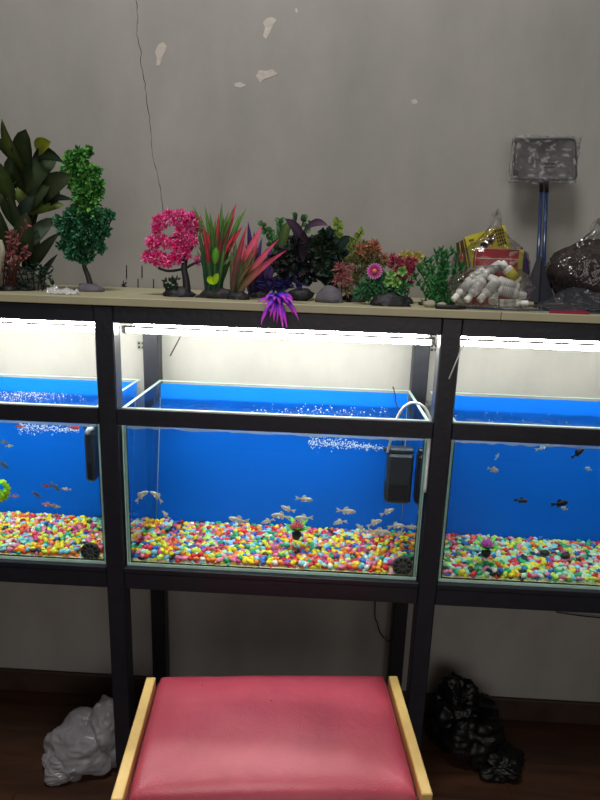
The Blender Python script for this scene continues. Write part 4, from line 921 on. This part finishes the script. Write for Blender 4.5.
# net rod lying along the front
p0, p1, p2 = A(435, 304.5, .012), A(466, 305, .012), A(612, 311, .014)
t = thing('lying_net_handle', p1, 'long thin blue rod with black grip lying along the shelf front', 'net')
for p, r in ((p0, .0042), (p1, .0042), (p2, .0016)): p.z = ZS+.0043
m = MB(); m.tube([p0, p0.lerp(p1, .1), p0.lerp(p1, .7), p1], [.003, .0042, .0042, .003], 12); m.build('grip', 'black', t)
m = MB(); m.tube([p1, p2], .0016, 8); m.build('rod', 'navy', t)
# two upright fish nets
def net(dx, dy, Y, lab, hx0, hx1):
    q = [A(514+dx, 139+dy, Y), A(574+dx, 138.5+dy, Y), A(575+dx, 179+dy, Y), A(516+dx, 179+dy, Y)]
    for k in range(4): q[k].y = Y
    foot = A(hx1, 296, .19); foot.z = ZS+.004; t = thing('fish_net', foot, lab, 'net', 'upright fish nets')
    loop = []
    for k in range(4):
        a, b, c = q[k-1], q[k], q[(k+1) % 4]; ra = (a-b).normalized()*.008; rc = (c-b).normalized()*.008
        loop += [b+ra, b+ra*.3+rc*.3, b+rc]
    m = MB(); m.tube(loop+[loop[0]], .0022, 8); m.build('frame', 'netframe', t)
    m = MB(); cen = (q[0]+q[2])/2
    def fn(u, v): p = q[0].lerp(q[1], u).lerp(q[3].lerp(q[2], u), v); b = math.sin(PI*u)*math.sin(PI*v); return p+Vector((0, .018*b+.004*b*noise.noise(Vector((u*6, v*6, dx))), 0))
    grid_to(m, fn, 24, 18); m.build('netting', netcloth, t)
    hb = q[3].lerp(q[2], .5); top = A(hx0, 181+dy, Y); neck = A(hx0, 192+dy, Y)
    m = MB(); m.tube([A(hx0, 178+dy, Y), top, neck], [.003, .0045, .0048], 10); m.build('collar', 'black', t)
    m = MB(); m.tube([neck, neck.lerp(foot, .5), foot], .0042, 12); m.build('handle', 'navy', t)
    return q, t
net(-1.5, 0, .30, 'rear fish net, its grey frame showing at the left behind the other, with blue handle', 541.5, 537)
q, _ = net(1.5, .5, .285, 'front grey fish net in a clear sleeve, standing upright on a long blue handle', 546.5, 543)
m = MB(); p = A(549.5, 165, .282)
for k in range(5): m.box((p.x-.011+k*.0048, .2815, p.z+(.0 if k % 2 else .001)), (p.x-.0075+k*.0048, .2825, p.z+.004)); 
for k in range(5): m.box((p.x-.013+k*.005, .2815, p.z-.006), (p.x-.0095+k*.005, .2825, p.z-.0035))
tag(m.build('printed_sticker', 'ink', smooth=False), 'tiny black print on the clear sleeve of the front net', 'sticker')
m = MB(); x0, x1 = A(511.5, 160, .285).x, A(579, 160, .285).x; za, zb_ = A(545, 136, .285).z, A(545, 182.5, .285).z
for s in (-1, 1):
    grid_to(m, lambda u, v: Vector((x0+(x1-x0)*u+.003*noise.noise(Vector((v*9, 2, u*3))), .2925+s*(.0125+.006*noise.noise(Vector((u*6, v*5, s*4)))+.004*abs(noise.noise(Vector((u*15+v*9, v*14, s))))) - (s*.012*(1 if (u < .01 or u > .99) else 0)), za+(zb_-za)*v+.003*noise.noise(Vector((u*8, v*2, 5))))), 40, 26)
tag(m.build('clear_sleeve', sleeve), 'crinkled clear plastic sleeve around the two upright net heads', 'plastic sleeve')
m = MB()   # folded wrapper at the foot of the handles
m.add([A(524, 300, .16), A(541, 256, .20), A(552, 292, .19), A(556, 303, .15), A(538, 303, .13)], [(0, 1, 2), (0, 2, 3), (0, 3, 4)])
for p in m.v: p.z = max(p.z, ZS+.002)
m2 = MB(); 
for a in range(1):
    vs = m.v; m2.slab([vs[4], vs[3], vs[2], vs[1]], nrm, .004, (42, 44, 54)); m2.add([vs[0], vs[4], vs[1], vs[0]+Vector((0, .02, 0)), vs[4]+Vector((0, .02, 0)), vs[1]+Vector((0, .02, 0))], [(0, 1, 2), (5, 4, 3), (0, 3, 4, 1), (1, 4, 5, 2), (2, 5, 3, 0)], (40, 42, 52))
tag(m2.build('dark_pouch', 'solid', smooth=False), 'dark pointed pouch at the foot of the blue net handles', 'pouch')
# brown bag
pc = A(582, 262, .20)
m = MB(); wrinkle_bag(m, (pc.x+.018, .19, ZS+.068), (.088, .055, .068), nz=.12, seed=12, flat=-.97); fill = m.build('brown_fibre_filling', 'brownfill'); tag(fill, 'dark brown fibrous filling inside the clear bag at the right end of the shelf', 'filling')
m = MB(); wrinkle_bag(m, (pc.x+.018, .19, ZS+.072), (.096, .062, .071), nz=.10, seed=13, flat=-.97, neck=.038); tag(m.build('clear_plastic_bag', bagfilm), 'clear knotted plastic bag around the dark brown filling at the right end', 'bag')
m = MB(); pc = A(582, 296, .08)
grid_to(m, lambda u, v: Vector((pc.x-.072+.2*u+.006*noise.noise(Vector((v*5, 1, 2))), .03+.11*v, ZS+.004+.030*min(1, v*1.1)*min(1, u*4)*(1+.5*noise.noise(Vector((u*4, v*4, 1))))+.006*abs(noise.noise(Vector((u*11, v*9, 6)))))), 40, 26)
grid_to(m, lambda u, v: Vector((pc.x-.072+.2*u, .03+.11*v, ZS+.003)), 4, 4)
tag(m.build('grey_plastic_bag', greyfilm), 'flat grey translucent plastic bag in front of the brown filled bag', 'bag')
m = MB(); a = on(549, .02); b = on(590, .02); m.slab([(a.x, .006, ZS+.004), (b.x, .006, ZS+.004), (b.x, .026, ZS+.006), (a.x+.008, .026, ZS+.006)], (0, 0, 1), .0035, (150, 24, 48)); tag(m.build('red_packet', 'solid', smooth=False), 'flat red packet lying at the shelf edge under the grey bag', 'packet')
m = MB(); a = on(520, .02); b = on(548, .02)
grid_to(m, lambda u, v: Vector((a.x+(b.x-a.x)*u, .02+.035*v, ZS+.001+.013*abs(noise.noise(Vector((u*6, v*5, 9)))))), 20, 12)
tag(m.build('crumpled_wrap', sleeve), 'crumpled clear wrap at the foot of the dark pouch', 'plastic wrap')

# ------------------------------------------------------------------ stool
SR = math.radians(5.2); sc_ = Vector((.0343, -.274, 0)); RZ = Matrix.Rotation(SR, 3, 'Z')
def SP(x, y, z): return RZ @ Vector((x, y, 0)) + Vector((sc_.x, sc_.y, z))
t = thing('cushioned_stool', (sc_.x, sc_.y, FL), 'stool with red vinyl cushion between pale wooden side rails, in front of the rack', 'stool')
def sbox(nm, lo, hi, mt, bev=.002):
    m = MB(); m.box(lo, hi, bev=bev); m.v = [SP(*v) for v in m.v]; return m.build(nm, mt, t, smooth=False)
SW, SD = .2385, .130
for s in (-1, 1):
    a, b = sorted((s*SW, s*(SW-.017))); sbox('side_rail', (a, -SD, .412), (b, SD-.003, .475), 'wood', .0015)
for sx in (-1, 1):
    for sy in (-1, 1):
        a, b = sorted((sx*SW, sx*(SW-.03))); c_, d_ = sorted((sy*(SD-.01), sy*(SD-.04))); sbox('leg', (a+.0005, c_, FL), (b-.0005, d_, .4115), 'wood')
for sy in (-1, 1): a, b = sorted((sy*(SD-.014), sy*(SD-.032))); sbox('apron', (-SW+.0175, a, .395), (SW-.0175, b, .44), 'wood')
m = MB(); cw, cdp = SW-.0185, SD+.007
def cush(u, v):
    x = (u*2-1); y = (v*2-1); z = .446+.036*max(0, 1-max(abs(x)**18, abs(y)**11))**.4+.010*(1-x*x)*(1-y*y)
    z -= .0016*noise.noise(Vector((x*3, y*2, 1)))
    return SP(x*cw*(1-.012*abs(y)**6), y*cdp*(1-.01*abs(x)**6), z)
grid_to(m, cush, 70, 50)
grid_to(m, lambda u, v: SP((u*2-1)*cw, (1-v*2)*cdp, .442), 2, 2)
cu = m.build('cushion', leather_mat(), t)
m = MB(); n = 60; lp = []
for (a, b) in (((-1, -1), (1, -1)), ((1, -1), (1, 1)), ((1, 1), (-1, 1)), ((-1, 1), (-1, -1))):
    for k in range(12): f = k/12; lp.append(SP((a[0]+(b[0]-a[0])*f)*cw*1.0, (a[1]+(b[1]-a[1])*f)*cdp*1.0, .449))
m.tube(lp+[lp[0]], .0024, 7, cap=False); m.build('piping', 'piping', cu)
m = MB()
for (x, y, r) in ((-.005, .045, .0022), (-.015, .04, .0015), (.0, .036, .0013), (-.13, .085, .0016)): p = SP(x, y, .4905); m.blob(p, (r, r, .0006), (90, 26, 40), nz=.3)
m.build('worn_spot', 'piping', cu)

# ------------------------------------------------------------------ floor bags
m = MB(); K = dict(soft=True, nu=110, nv=80, flat=-.93)
wrinkle_bag(m, (-.465, .115, FL+.060), (.092, .070, .066), nz=.13, seed=22, **K)
wrinkle_bag(m, (-.405, .125, FL+.085), (.060, .060, .090), nz=.14, seed=25, **K)
wrinkle_bag(m, (-.505, .075, FL+.032), (.052, .045, .036), nz=.18, seed=27, **K)
tag(m.build('white_plastic_bag', whitefilm), 'crumpled white carrier bag on the floor behind the left front post', 'bag')
m = MB()
wrinkle_bag(m, (.525, .225, FL+.075), (.088, .080, .082), nz=.2, seed=31, **K)
wrinkle_bag(m, (.485, .235, FL+.125), (.055, .05, .082), nz=.24, seed=35, **K)
wrinkle_bag(m, (.590, .170, FL+.026), (.060, .050, .030), nz=.24, seed=38, **K)
tag(m.build('black_bin_bag', 'blackbag'), 'crumpled black bin bag slumped on the floor under the right tank', 'bag')

# ------------------------------------------------------------------ light and view
def area(name, loc, aim, size, power, col, sy=None):
    l = bpy.data.lights.new(name, 'AREA'); l.energy = power; l.color = lin(col); l.size = size
    if sy: l.shape = 'RECTANGLE'; l.size_y = sy
    o = bpy.data.objects.new(name, l); COL.objects.link(o); o.location = loc
    o.rotation_euler = (Vector(aim)-Vector(loc)).to_track_quat('-Z', 'Y').to_euler(); return o
area('ceiling_lamp', (-.1, -.75, 3.1), (0, .3, 1.3), .5, 26, (255, 252, 248))
area('fill_light', (.4, -3.4, 1.5), (0, .3, .7), 2.4, 21, (255, 246, 240), 1.6)  # unseen fill light added behind the camera to lift the dark lower wall
wd = bpy.data.worlds.new('world'); S.world = wd; wd.use_nodes = True
wd.node_tree.nodes['Background'].inputs[0].default_value = (*lin((196, 186, 182)), 1); wd.node_tree.nodes['Background'].inputs[1].default_value = .10
S.view_settings.view_transform = 'Standard'; S.view_settings.look = 'None'; S.view_settings.gamma = 1; S.view_settings.exposure = 0; S.view_settings.use_curve_mapping = False
S.cycles.transparent_max_bounces = 32; S.cycles.max_bounces = 10; S.cycles.sample_clamp_indirect = 4; S.cycles.caustics_reflective = False
